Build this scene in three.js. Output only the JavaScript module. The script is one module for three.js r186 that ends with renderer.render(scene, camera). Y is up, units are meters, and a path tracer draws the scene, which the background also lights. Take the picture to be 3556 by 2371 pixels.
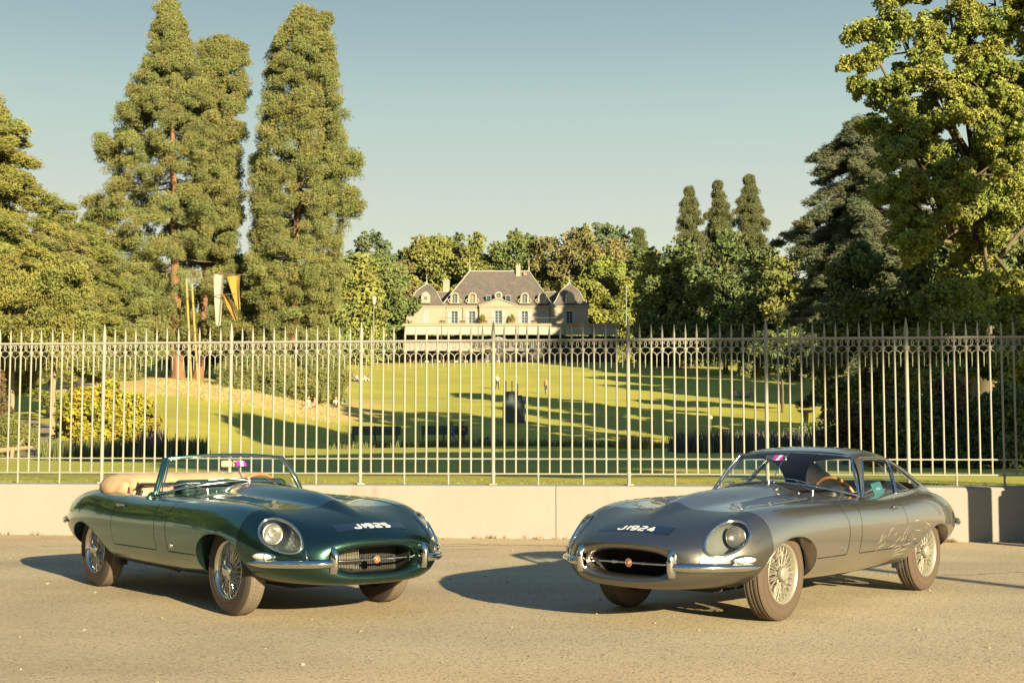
import * as THREE from 'three';
import { mergeGeometries, mergeVertices, toCreasedNormals } from 'three/addons/utils/BufferGeometryUtils.js';
import { RoundedBoxGeometry } from 'three/addons/geometries/RoundedBoxGeometry.js';
import { MarchingCubes } from 'three/addons/objects/MarchingCubes.js';

// ---------- camera, sky, sun, exposure ----------
const scene = new THREE.Scene();
const PX = 4687, TILT = 0.0699, EYE = 1.283, CX = 1778, CY = 1185.5;
const camera = new THREE.PerspectiveCamera(2 * Math.atan(CY / PX) * 180 / Math.PI, 3556 / 2371, 0.1, 4000);
camera.position.set(0, EYE, 0);
camera.lookAt(0, EYE + Math.tan(TILT), -1);
camera.updateMatrixWorld();
const renderer = new THREE.WebGLRenderer();
renderer.toneMapping = THREE.LinearToneMapping;
renderer.toneMappingExposure = 3.2;
renderer.shadowMap.enabled = true;

const SUN = new THREE.Vector3(0.4824, 0.2787, 0.8305).normalize();
{
  const W = 64, H = 256, d = new Float32Array(W * H * 4);
  // elevation (degrees) -> linear colour as it appears in the picture
  const keys = [[-90, .50, .46, .36], [0, .75, .79, .60], [5, .74, .79, .61], [8, .695, .755, .615], [10.2, .62, .69, .62], [13.3, .50, .645, .595], [16.7, .365, .50, .53], [18.5, .31, .44, .48], [22, .25, .38, .44], [28, .18, .305, .40], [50, .09, .205, .40], [90, .06, .16, .39]];
  for (let j = 0; j < H; j++) {
    const el = (j + .5) / H * 180 - 90;
    let k = 0; while (k < keys.length - 2 && el > keys[k + 1][0]) k++;
    const a = keys[k], b = keys[k + 1], t = Math.min(1, Math.max(0, (el - a[0]) / (b[0] - a[0])));
    for (let i = 0; i < W; i++) {
      const o = (j * W + i) * 4, az = ((i + .5) / W - .5) * 2 * Math.PI, ce = Math.cos(el * Math.PI / 180);
      const ang = Math.acos(Math.max(-1, Math.min(1, (Math.cos(az) * ce) * SUN.x + Math.sin(el * Math.PI / 180) * SUN.y + Math.sin(az) * ce * SUN.z)));
      const glow = el > 0 ? Math.exp(-Math.pow(ang / .95, 2)) : 0; // the sky is paler round the sun
      for (let c = 0; c < 3; c++) d[o + c] = (a[c + 1] + (b[c + 1] - a[c + 1]) * t) * (1 + [.75, .6, .4][c] * glow) / renderer.toneMappingExposure;
      d[o + 3] = 1;
    }
  }
  const sky = new THREE.DataTexture(d, W, H, THREE.RGBAFormat, THREE.FloatType);
  sky.mapping = THREE.EquirectangularReflectionMapping; sky.magFilter = THREE.LinearFilter; sky.minFilter = THREE.LinearFilter;
  sky.needsUpdate = true;
  scene.background = sky; scene.environment = sky;
}
const sun = new THREE.DirectionalLight(new THREE.Color().setRGB(1, .82, .50), 5);
sun.target.position.set(0, 0, -20); sun.position.copy(SUN).multiplyScalar(120).add(sun.target.position);
sun.castShadow = true; sun.shadow.mapSize.set(4096, 4096);
Object.assign(sun.shadow.camera, { left: -140, right: 140, top: 140, bottom: -140, near: 1, far: 600 });
sun.shadow.radius = 1;
scene.add(sun, sun.target);

// ---------- helpers ----------
let seed = 12345;
const rnd = () => { seed = (seed * 1664525 + 1013904223) >>> 0; return seed / 4294967296; };
const rr = (a, b) => a + (b - a) * rnd();
const reseed = s => { seed = s >>> 0; };
const V = (x, y, z) => new THREE.Vector3(x, y, z);
const smooth = (a, b, x) => { const t = Math.min(1, Math.max(0, (x - a) / (b - a))); return t * t * (3 - 2 * t); };
const lerp = (a, b, t) => a + (b - a) * t;
const names = {};
const numbered = n => { const k = names[n] = (names[n] ?? -1) + 1; return k ? `${n}_${String(k).padStart(3, '0')}` : n; };
// the point that photo pixel (px, py) shows on the plane z = -d
function at(px, py, d) {
  const c = Math.cos(TILT), s = Math.sin(TILT), ux = (px - CX) / PX, uy = (CY - py) / PX;
  const D = V(ux, s + uy * c, -c + uy * s), t = -d / D.z;
  return V(D.x * t, EYE + D.y * t, -d);
}
function thing(name, label, category, group, kind) {
  const o = new THREE.Group(); o.name = numbered(name); scene.add(o);
  o.userData = { label, category }; if (group) o.userData.group = group; if (kind) o.userData.kind = kind;
  return o;
}
function shadows(m) { m.castShadow = m.receiveShadow = true; return m; }
function part(parent, name, geo, mat, kind) {
  const m = shadows(new THREE.Mesh(Array.isArray(geo) ? merge(geo) : geo, mat)); m.name = parent === scene ? numbered(name) : name; parent.add(m);
  if (kind) m.userData.kind = kind;
  return m;
}
function solo(name, geo, mat, label, category, group) {
  const m = part(scene, name, geo, mat); m.userData = { label, category }; if (group) m.userData.group = group; return m;
}
function struct(name, geo, mat) { const m = part(scene, name, geo, mat); m.userData.kind = 'structure'; return m; }
function merge(list) {
  list = list.filter(Boolean).map(g => { const h = g.index ? g.toNonIndexed() : g.clone(); for (const k of Object.keys(h.attributes)) if (!['position', 'normal', 'uv', 'color'].includes(k)) h.deleteAttribute(k); return h; });
  const uv = list.every(g => g.attributes.uv), col = list.every(g => g.attributes.color);
  for (const g of list) { if (!uv) g.deleteAttribute('uv'); if (!col) g.deleteAttribute('color'); }
  return mergeGeometries(list);
}
const box = (w, h, d, x = 0, y = 0, z = 0, r = 0) => (r ? new RoundedBoxGeometry(w, h, d, 2, r) : new THREE.BoxGeometry(w, h, d)).translate(x, y, z);
function bar(a, b, r0, r1 = r0, n = 8) {
  const d = b.clone().sub(a), L = d.length();
  const g = new THREE.CylinderGeometry(r1, r0, L, n, 1);
  g.applyQuaternion(new THREE.Quaternion().setFromUnitVectors(V(0, 1, 0), d.normalize())).translate((a.x + b.x) / 2, (a.y + b.y) / 2, (a.z + b.z) / 2);
  return g;
}
function tube(pts, r, n = 60, k = 8, closed = false, tension = .5) { return new THREE.TubeGeometry(new THREE.CatmullRomCurve3(pts, closed, 'centripetal', tension), n, r, k, closed); }
const lathe = (pts, n = 24) => new THREE.LatheGeometry(pts.map(p => new THREE.Vector2(p[0], p[1])), n);
const rgb = (r, g, b) => new THREE.Color().setRGB(r, g, b);
const mat = (c, rough = .8, o = {}) => new THREE.MeshStandardMaterial({ color: c, roughness: rough, ...o });
const phys = (c, rough, o = {}) => new THREE.MeshPhysicalMaterial({ color: c, roughness: rough, ...o });
// tiling value noise and a texture made of it
function noiseGrid(n, s) { const st = seed; reseed(s); const a = Float32Array.from({ length: n * n }, rnd); seed = st; return (x, y) => { const i = Math.floor(x), j = Math.floor(y), u = x - i, v = y - j, su = u * u * (3 - 2 * u), sv = v * v * (3 - 2 * v), g = (p, q) => a[((q % n + n) % n) * n + (p % n + n) % n]; return lerp(lerp(g(i, j), g(i + 1, j), su), lerp(g(i, j + 1), g(i + 1, j + 1), su), sv); }; }
function fbm(freqs, s) { const ns = freqs.map((f, k) => noiseGrid(f[0], s + k * 77)); return (u, v) => { let t = 0; freqs.forEach((f, k) => { t += (ns[k](u * f[0], v * f[0]) - .5) * f[1]; }); return t; }; }
function tex(n, fn, srgb = true, rep) {
  const d = new Uint8Array(n * n * 4);
  for (let j = 0; j < n; j++) for (let i = 0; i < n; i++) { const c = fn(i / n, j / n, i, j), o = (j * n + i) * 4; for (let k = 0; k < 3; k++) d[o + k] = Math.max(0, Math.min(255, 255 * (c.length ? c[k] : c))); d[o + 3] = 255; }
  const t = new THREE.DataTexture(d, n, n); t.wrapS = t.wrapT = THREE.RepeatWrapping; t.magFilter = THREE.LinearFilter; t.minFilter = THREE.LinearMipmapLinearFilter; t.generateMipmaps = true;
  if (srgb) t.colorSpace = THREE.SRGBColorSpace; if (rep) t.repeat.set(rep, rep); t.needsUpdate = true; return t;
}
const sr = c => c <= .0031308 ? 12.92 * c : 1.055 * Math.pow(c, 1 / 2.4) - .055;
// ---------- road, wall, fence, park ----------
const P = (x, y, d) => at(x * 1.5119, y * 1.5119, d);
const wallZ = x => -(17.05 - .1 * x);
const softplus = (x, s) => s * Math.log(1 + Math.exp(Math.max(-30, Math.min(30, x / s))));
const gn = noiseGrid(64, 91);
function ground(x, z) {
  const d = -z, u = x / Math.max(d, 1), d0 = 93 - 26 * smooth(-.10, -.26, u);
  let e = .64 + .0925 * softplus(d - d0, 5);
  if (d > 200) { const cap = 16.0 + .115 * softplus(d - 292, 6); e = Math.min(e, 1e9); e = -softplus(-(e - cap), .35) + cap; if (d > 270) e = Math.max(e, cap - .4); }
  e += .30 * smooth(110, 118, d) * smooth(140, 128, d) * smooth(-.36, -.30, u) * smooth(-.09, -.13, u);
  if (d > 24) e += (gn(x * .06 + 9, d * .06) - .5) * .35 * smooth(24, 60, d) * smooth(262, 240, d);
  return e;
}
{
  // asphalt: stones of many tones in a pale binder, worn patches, fine cracks
  const big = fbm([[5, .5], [11, .35], [23, .25]], 3), st = seed; reseed(44);
  const N = 1024, grain = new Float32Array(N * N).map(() => rnd()); seed = st;
  const g = (i, j) => grain[((j + N) % N) * N + (i + N) % N];
  const val = (u, v, i, j) => { const s = .34 * g(i, j) + .22 * (g(i >> 1, (j >> 1) + 37)) + .30 * g((i / 3 | 0) + 11, (j / 3 | 0) + 5) + .18 * g((i / 5 | 0) + 300, (j / 5 | 0)); const pit = g((i / 3 | 0) + 511, (j / 3 | 0) + 77) > .955 ? .42 : 1; return [s, pit, big(u, v)]; };
  const map = tex(N, (u, v, i, j) => { const [s, p, b] = val(u, v, i, j), k = (.56 + .80 * s + .10 * b) * p; return [sr(Math.min(1, .375 * k)), sr(Math.min(1, .305 * k)), sr(Math.min(1, .195 * k))]; });
  const bump = tex(N, (u, v, i, j) => { const [s, p] = val(u, v, i, j); return s * p; }, false);
  const road = new THREE.MeshStandardMaterial({ map, roughness: .88, bumpMap: bump, bumpScale: .003, vertexColors: true });
  const geo = (() => { // dense near the cars, coarse beyond, one sheet
    const xs = [-900, -200, -60, -25, -14], zs = [400, 120, 30, 8]; for (let x = -11; x <= 11; x += .22) xs.push(x); xs.push(14, 25, 60, 200, 900); for (let z = 0; z >= -19; z -= .22) zs.push(z); zs.push(-60, -900);
    const pos = [], col = [], uv = [], idx = [], n = fbm([[64, .5]], 8), ng = noiseGrid(128, 12), nw = noiseGrid(128, 13);
    zs.forEach((z, j) => xs.forEach((x, i) => {
      pos.push(x, z < -20 ? -.4 : z < -18 ? -.1 : 0, z); uv.push(x / 4.4, z / 4.4);
      const w = .5 * ng(x * .5 + 40, z * .9 + 40) + .3 * ng(x * 1.7 + 7, z * 2.9 + 60) + .2 * ng(x * .18 + 80, z * .3 + 10); let k = .80 + .40 * w; k *= 1 - .13 * smooth(.56, .80, nw(x * .55 + 33, z * .8 + 70)) - .10 * smooth(.60, .75, ng(x * .22 + 5, z * 1.6 + 44));
      const a = 1 + .10 * (nw(x * .3 + 50, z * .45 + 50) - .5); // sandier and greyer areas
      const dust = smooth(.9 + .8 * nw(x * 1.3 + 20, 5), 0, z - wallZ(x)) * (.3 + .4 * nw(x * 2.2, z * 2.2 + 30)); // sand swept against the wall
      col.push(k * a * (1 + .35 * dust), k * (1 + .28 * dust), k / a * (1 + .10 * dust));
      if (i < xs.length - 1 && j < zs.length - 1) { const q = j * xs.length + i; idx.push(q, q + xs.length, q + 1, q + 1, q + xs.length, q + xs.length + 1); }
    }));
    const g = new THREE.BufferGeometry(); g.setAttribute('position', new THREE.Float32BufferAttribute(pos, 3)); g.setAttribute('uv', new THREE.Float32BufferAttribute(uv, 2)); g.setAttribute('color', new THREE.Float32BufferAttribute(col, 3)); g.setIndex(idx); g.computeVertexNormals(); return g;
  })();
  struct('road', geo, road);
  // cracks and a few loose stones and leaves
  const cr = [], ck = (pts, w) => { const pos = [], idx = []; pts.forEach((p, i) => { const q = pts[Math.min(i + 1, pts.length - 1)], r = pts[Math.max(i - 1, 0)], l = Math.hypot(q[0] - r[0], q[1] - r[1]) || 1, nx = -(q[1] - r[1]) / l, nz = (q[0] - r[0]) / l, ww = w * (.4 + .9 * rnd()); pos.push(p[0] - nx * ww, .004, p[1] - nz * ww, p[0] + nx * ww, .004, p[1] + nz * ww); if (i) { const b = 2 * i; idx.push(b - 2, b, b - 1, b - 1, b, b + 1); } }); const g = new THREE.BufferGeometry(); g.setAttribute('position', new THREE.Float32BufferAttribute(pos, 3)); g.setIndex(idx); g.computeVertexNormals(); return g; };
  reseed(7);
  const wander = (x, z, dx, dz, n) => { const o = []; for (let i = 0; i < n; i++) { o.push([x, z]); x += dx * rr(.5, 1.5) + rr(-.04, .04); z += dz * rr(.3, 1.7) + rr(-.05, .05); } return o; };
  for (const [x, z, dx, dz, n] of [[-1.9, -16.2, .07, 0, 26], [-1.0, -15.8, .08, .005, 22], [.2, -16.0, .06, .02, 12], [-2.6, -15.3, .09, .0, 30], [4.6, -11.6, .03, .09, 12], [4.0, -12.6, .08, -.02, 14], [.6, -14.6, .07, .03, 14], [-6.5, -12.6, .09, -.03, 14], [-4.5, -9.0, .1, .02, 10], [-5.5, -15.9, .09, .01, 20]]) cr.push(ck(wander(x, z, dx, dz, n), .011));
  const crack = part(scene, 'road_crack', cr, mat(rgb(.085, .068, .05), .95)); crack.userData = { kind: 'structure' };
  const gr = new THREE.DodecahedronGeometry(.010, 0), inst = new THREE.InstancedMesh(gr, mat(rgb(.28, .235, .165), .9), 90); inst.name = 'grit'; inst.userData = { label: 'loose grit and small stones scattered over the tan asphalt', category: 'grit', kind: 'stuff' }; shadows(inst);
  const m4 = new THREE.Matrix4(); for (let i = 0; i < 90; i++) { const z = -rr(5.5, 17), x = rr(-.42, .42) * -z; m4.makeRotationY(rr(0, 6)).scale(V(rr(.5, 1.8), rr(.3, .9), rr(.5, 1.8))).setPosition(x, .004, z); inst.setMatrixAt(i, m4); } scene.add(inst);
}
{
  // low rendered wall in bays, with a rounded top edge
  const nm = fbm([[9, .5], [31, .3], [90, .25]], 21), sp = noiseGrid(256, 5);
  const mk = (off) => tex(512, (u, v) => { let k = 1 + .10 * nm(u + off, v) + .05 * (sp(u * 256, v * 256) - .5); const stain = Math.max(0, nm(u * .5 + .2 + off, v * .35) - .16) * 1.1; const s = sp(u * 40 + 9, v * 160) > .97 ? .86 : 1; k *= s * (1 - .10 * Math.max(0, nm(u * 2 + off, v * .12))); return [sr(.225 * k * (1 - .5 * stain)), sr(.216 * k * (1 - .7 * stain)), sr(.202 * k * (1 - stain))]; });
  const wall = thing('low_wall', 'low cream rendered wall below the iron fence, running behind both cars', 'wall');
  const m = [.0, .37].map(o => new THREE.MeshStandardMaterial({ map: mk(o), roughness: .9 }));
  const cuts = [-22, -13.4, -6.9, -3.1, .55, 4.4, 8.6, 14]; const H = .66;
  for (let i = 0; i < cuts.length - 1; i++) {
    const a = cuts[i] + .004, b = cuts[i + 1] - .004, L = (b - a) * 1.005, sh = new THREE.Shape(), w = .40;
    sh.moveTo(0, -.3); sh.lineTo(w, -.3); sh.lineTo(w, H + .008); sh.lineTo(.035, H); sh.quadraticCurveTo(.004, H - .004, 0, H - .035);
    const g = new THREE.ExtrudeGeometry(sh, { depth: L, bevelEnabled: false, steps: 24, curveSegments: 5 }).rotateY(Math.PI / 2);
    // shape x -> -z (front at 0), depth -> x
    const p = g.attributes.position; const uv = []; for (let k = 0; k < p.count; k++) uv.push((p.getX(k) + a) / 3.1, (p.getY(k) + p.getZ(k) * .8) / 3.1); g.setAttribute('uv', new THREE.Float32BufferAttribute(uv, 2));
    g.rotateY(-Math.atan(.1)); g.translate(a, 0, wallZ(a)); part(wall, 'wall_bay', g, m[i % 2]);
  }
}
{
  // iron fence: main posts every twelve bars, feet every fourth
  reseed(99);
  const fms = [[.225, .222, .19], [.212, .210, .182], [.235, .229, .193], [.22, .21, .172]].map(c => mat(rgb(...c), .55)), fm = fms[0], fence = thing('iron_fence', 'pale painted iron fence with spear points and scrolls on the low wall', 'fence');
  fence.position.set(-.24, 0, -17.25 - .024); fence.rotation.y = -Math.atan(.1);
  const S = 1.726 / 12, TOP = 2.505, R1 = .992, R2 = .803;
  const rail = (y, h, d) => part(fence, 'rail', [box(15.6 * 2, h, d, 0, y, 0, .004)], fm);
  rail(TOP, .026, .046); rail(R1, .017, .034); rail(R2, .019, .036);
  const spike = (r, y0, h) => lathe([[r, y0], [r * 1.02, y0 + .02], [r * 1.25, y0 + .05], [r * 1.15, y0 + h * .35], [r * .72, y0 + h * .66], [r * .30, y0 + h * .9], [0, y0 + h]], 10);
  const collar = r => lathe([[r, TOP - .10], [r + .006, TOP - .104], [r + .017, TOP - .118], [r + .019, TOP - .132], [r + .010, TOP - .142], [r + .010, TOP - .146], [r + .014, TOP - .150], [r + .010, TOP - .156], [r, TOP - .160]].reverse(), 12);
  const bin = r => lathe([[r, R1 - .02], [r + .006, R1 - .016], [r + .006, R1 + .016], [r, R1 + .02]], 10);
  const shaft = (r, y0) => new THREE.CylinderGeometry(r, r, TOP - y0, 12).translate(0, (TOP + y0) / 2, 0);
  const bar0 = merge([shaft(.0125, R2), spike(.0125, TOP, .205), collar(.0125), bin(.0125)]);
  const barFoot = merge([shaft(.0128, .62), spike(.0125, TOP, .205), collar(.0125), bin(.0125), lathe([[.0125, R2 - .02], [.019, R2 - .016], [.019, R2 + .016], [.0125, R2 + .02]], 10)]);
  const post0 = merge([shaft(.024, .60), spike(.0235, TOP, .262), collar(.025), bin(.024), lathe([[.024, R2 - .03], [.031, R2 - .026], [.031, R2 + .02], [.024, R2 + .024]], 12), box(.10, .03, .10, 0, .665, 0, .004)]);
  // two facing C scrolls under the top rail, and the arch with its drop point between two bars
  const scroll = s => { const pts = []; for (let i = 0; i <= 34; i++) { const t = i / 34, a = -1.25 + t * 5.2, r = .046 * (1 - smooth(.34, 1, t) * .74); const cx = S * .28 , cy = TOP - .058; pts.push(V(s * (cx + Math.cos(a) * r - .004 * t), cy + Math.sin(a) * r + .008 * smooth(.4, 1, t), 0)); } return pts; };
  const sc = []; for (const s of [1, -1]) { const g = tube(scroll(s), .0064, 44, 5); sc.push(g); }
  // lower sweep of each scroll runs into the collar of its bar
  for (const s of [1, -1]) sc.push(tube([V(s * .054, TOP - .101, 0), V(s * .038, TOP - .106, 0), V(s * .017, TOP - .116, 0)], .005, 8, 5));
  const scrollG = merge(sc);
  const archG = merge([tube(Array.from({ length: 15 }, (_, i) => { const t = i / 14; return V(lerp(.012, S / 2, Math.sin(t * Math.PI / 2)), TOP - .160 - .002 - .056 * (1 - Math.cos(t * Math.PI / 2)), 0); }), .0064, 16, 5), tube(Array.from({ length: 15 }, (_, i) => { const t = i / 14; return V(S - lerp(.012, S / 2, Math.sin(t * Math.PI / 2)), TOP - .160 - .002 - .056 * (1 - Math.cos(t * Math.PI / 2)), 0); }), .0064, 16, 5), lathe([[0, TOP - .375], [.0045, TOP - .345], [.0072, TOP - .27], [.006, TOP - .225], [.003, TOP - .212]], 8).translate(S / 2, 0, 0)]);
  for (let i = -56; i <= 52; i++) {
    const x = i * S, main = ((i % 12) + 12) % 12 === 0, foot = i % 4 === 0, g = main ? post0 : foot ? barFoot : bar0;
    const b = part(fence, main ? 'post' : 'bar', g, fms[(i * 7 + 700) % 4]); b.position.x = x + (main ? 0 : rr(-.0025, .0025)); b.rotation.z = rr(-.002, .002); b.rotation.y = rr(0, 1);
    const sm = part(fence, 'scroll', scrollG, fms[(i * 5 + 601) % 4]); sm.position.x = x; const am = part(fence, 'arch', archG, fms[(i * 3 + 602) % 4]); am.position.x = x;
  }
}
const lawnMat = (() => {
  const f = fbm([[40, .4], [97, .5], [200, .5]], 61);
  const map = tex(512, (u, v) => { const k = 1 + .30 * f(u, v); return [sr(.285 * k), sr(.275 * k * (1 + .06 * f(v, u))), sr(.026 * k)]; });
  return new THREE.MeshStandardMaterial({ map, roughness: 1, vertexColors: true });
})();
{
  const pos = [], col = [], uv = [], idx = [], ds = [], nu = 150; let d = 17.3; while (d < 520) { ds.push(d); d *= d < 60 ? 1.018 : d < 270 ? 1.011 : 1.05; }
  const n1 = noiseGrid(128, 31), n2 = noiseGrid(128, 32);
  ds.forEach((d, j) => { for (let i = 0; i <= nu; i++) {
    const u = lerp(-.75, .75, i / nu), x = u * (d + 14), z = j === 0 ? wallZ(x) - .36 : -d - 0 + (wallZ(x) + 17.05) * smooth(30, 17.3, d), y = ground(x, z);
    pos.push(x, y, z); uv.push(x / 7, z / 7);
    const k = .80 + .26 * n1(x * .25 + 60, d * .25) + .20 * n2(x * .9 + 30, d * .7) + .10 * n1(x * .5 + 9, d * .045 + 3), dry = .5 * n2(x * .05 + 20, d * .07 + 9) + .5 * n1(x * .11 + 40, d * .16);
    let r = k * (.94 + .16 * dry), g = k, b = k;
    const straw = smooth(108, 114, d) * smooth(146, 138, d) * smooth(-.36, -.32, x / d) * smooth(-.075, -.12, x / d) * smooth(.30, .62, n2(x * .5 + 11, d * .4) * .5 + .5 * n1(x * .16, d * .1) + .22);
    r = lerp(r, 1.55, straw * .8); g = lerp(g, 1.15, straw * .8); b = lerp(b, 4.6, straw * .8);
    col.push(r, g, b);
    if (i < nu && j < ds.length - 1) { const q = j * (nu + 1) + i; idx.push(q, q + 1, q + nu + 1, q + 1, q + nu + 2, q + nu + 1); }
  } });
  const g = new THREE.BufferGeometry(); g.setAttribute('position', new THREE.Float32BufferAttribute(pos, 3)); g.setAttribute('uv', new THREE.Float32BufferAttribute(uv, 2)); g.setAttribute('color', new THREE.Float32BufferAttribute(col, 3)); g.setIndex(idx); g.computeVertexNormals();
  struct('lawn', g, lawnMat);
}
// blades: tufts scattered over a region
function tufts(name, label, category, n, place, geo, material, tint) {
  const m = new THREE.InstancedMesh(geo, material, n), M = new THREE.Matrix4(), c = new THREE.Color(); m.name = numbered(name); m.userData = { label, category, kind: 'stuff' };
  for (let i = 0; i < n; i++) { const [x, y, z, s] = place(); M.makeRotationY(rr(0, 6.28)).scale(V(s * rr(.8, 1.2), s, s * rr(.8, 1.2))).setPosition(x, y, z); m.setMatrixAt(i, M); const k = rr(.7, 1.25); c.setRGB(k * (tint ? rr(...tint) : 1), k, k); m.setColorAt(i, c); }
  shadows(m); scene.add(m); return m;
}
function bladeTuft(n, h, w, spread, lean) { const pos = [], idx = []; for (let i = 0; i < n; i++) { const a = rr(0, 6.28), r = rr(0, spread), x = Math.cos(a) * r, z = Math.sin(a) * r, b = rr(0, 6.28), H = h * rr(.55, 1.15), lx = Math.cos(b) * lean * H * rr(.2, 1), lz = Math.sin(b) * lean * H * rr(.2, 1), dx = -Math.sin(b) * w, dz = Math.cos(b) * w, k = pos.length / 3; pos.push(x - dx, 0, z - dz, x + dx, 0, z + dz, x + dx * .7 + lx * .35, H * .6, z + dz * .7 + lz * .35, x - dx * .7 + lx * .35, H * .6, z - dz * .7 + lz * .35, x + lx, H, z + lz); idx.push(k, k + 1, k + 2, k, k + 2, k + 3, k + 3, k + 2, k + 4); } const g = new THREE.BufferGeometry(); g.setAttribute('position', new THREE.Float32BufferAttribute(pos, 3)); g.setIndex(idx); g.computeVertexNormals(); return g; }
const grassM = phys(rgb(.27, .29, .05), .9, { transmission: .25, thickness: 0, side: THREE.DoubleSide });
reseed(5);
tufts('verge_grass', 'short uneven grass growing along the back edge of the low wall', 'grass', 9000, () => { const x = rr(-9, 7.5), q = rnd() ** 2 * 2.6; return [x, .60, wallZ(x) - .40 - q, rr(.6, 1.1) * (q < .12 ? 1.15 : .8)]; }, bladeTuft(9, .075, .003, .05, .7), grassM, [.85, 1.15]);
// ---------- car: lofted body ----------
function bsp(t) { const s = 1 - t; return [s * s * s / 6, (3 * t * t * t - 6 * t * t + 4) / 6, (-3 * t * t * t + 3 * t * t + 3 * t + 1) / 6, t * t * t / 6]; }
// uniform cubic B-spline surface over rows of half sections [z, y]; row = {x, bow, lean, p}
function loft(rows, post, belt) {
  const net = rows.map(r => r.p.map(([z, y]) => [r.x - (r.bow || 0) * z * z + (r.lean || 0) * (y - (r.ly || 1.1)), y, z]));
  const nu = net.length, nv = net[0].length;
  const row = i => net[Math.max(0, Math.min(nu - 1, i))];
  const pt = (r, j) => { if (j < 0) { if (belt) return r[0]; const p = r[-j]; return [p[0], p[1], -p[2]]; } if (j >= nv) { const p = r[2 * (nv - 1) - j]; return [p[0], p[1], -p[2]]; } return r[j]; };
  const raw = (u, v) => {
    const i = Math.floor(u), j = Math.floor(v), a = bsp(u - i), b = bsp(v - j), o = [0, 0, 0];
    for (let m = 0; m < 4; m++) { const r = row(i - 1 + m); for (let n = 0; n < 4; n++) { const p = pt(r, j - 1 + n), w = a[m] * b[n]; o[0] += p[0] * w; o[1] += p[1] * w; o[2] += p[2] * w; } }
    return post ? post(o) : o;
  };
  return { raw, nu, nv };
}
function loftMesh(L, u0, u1, nu, v0, v1, nv) {
  const pos = [], nor = [], idx = [], e = 1e-3;
  for (let i = 0; i <= nu; i++) for (let j = 0; j <= nv; j++) {
    const u = u0 + (u1 - u0) * i / nu, v = v0 + (v1 - v0) * j / nv, p = L.raw(u, v);
    const a = L.raw(u + e, v), b = L.raw(u - e, v), c = L.raw(u, v + e), d = L.raw(u, v - e);
    const du = a.map((x, k) => x - b[k]), dv = c.map((x, k) => x - d[k]);
    let n = [du[1] * dv[2] - du[2] * dv[1], du[2] * dv[0] - du[0] * dv[2], du[0] * dv[1] - du[1] * dv[0]];
    const l = Math.hypot(...n) || 1; n = n.map(x => x / l);
    pos.push(p); nor.push(n);
    if (i < nu && j < nv) { const q = i * (nv + 1) + j; idx.push([q, q + nv + 2, q + 1], [q, q + nv + 1, q + nv + 2]); }
  }
  return { pos, nor, idx };
}
const flipZ = m => ({ pos: m.pos.map(p => [p[0], p[1], -p[2]]), nor: m.nor.map(p => [p[0], p[1], -p[2]]), idx: m.idx.map(t => [t[0], t[2], t[1]]) });
const join = (...ms) => { const o = { pos: [], nor: [], idx: [] }; for (const m of ms) { const b = o.pos.length; for (const p of m.pos) o.pos.push(p); for (const p of m.nor) o.nor.push(p); for (const t of m.idx) o.idx.push([t[0] + b, t[1] + b, t[2] + b]); } return o; };
const shift = (m, d) => ({ pos: m.pos.map((p, i) => p.map((x, k) => x + m.nor[i][k] * d)), nor: m.nor, idx: m.idx });
// keeps the part where f > 0; .cut holds the segments of the edge
function clip(m, f) {
  const val = m.pos.map(p => f(p[0], p[1], p[2])), pos = m.pos.slice(), nor = m.nor.slice(), idx = [], cut = [], memo = new Map();
  const mid = (a, b) => {
    const k = a < b ? a * 4194304 + b : b * 4194304 + a; if (memo.has(k)) return memo.get(k);
    let lo = 0, hi = 1; const A = m.pos[a], B = m.pos[b], va = val[a]; let t = va / (va - val[b]);
    for (let q = 0; q < 4; q++) { const fv = f(...A.map((x, c) => x + (B[c] - x) * t)); if ((fv > 0) === (va > 0)) lo = t; else hi = t; t = (lo + hi) / 2; }
    const n = m.nor[a].map((x, c) => x + (m.nor[b][c] - x) * t), l = Math.hypot(...n) || 1;
    pos.push(A.map((x, c) => x + (B[c] - x) * t)); nor.push(n.map(x => x / l)); memo.set(k, pos.length - 1); return pos.length - 1;
  };
  for (const t of m.idx) {
    const s = t.map(i => val[i] > 0), c = s[0] + s[1] + s[2];
    if (c === 3) idx.push(t);
    else if (c) {
      const k = c === 1 ? s.indexOf(true) : s.indexOf(false), a = t[k], b = t[(k + 1) % 3], d = t[(k + 2) % 3], ab = mid(a, b), ad = mid(a, d);
      if (c === 1) { idx.push([a, ab, ad]); cut.push([ab, ad]); } else { idx.push([ab, b, d], [ab, d, ad]); cut.push([ad, ab]); }
    }
  }
  const used = new Int32Array(pos.length).fill(-1), P = [], N = [];
  const re = i => { if (used[i] < 0) { used[i] = P.length; P.push(pos[i]); N.push(nor[i]); } return used[i]; };
  const I = idx.map(t => t.map(re));
  return { pos: P, nor: N, idx: I, cut: cut.map(c => c.map(i => ({ p: pos[i], n: nor[i], i }))) };
}
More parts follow.
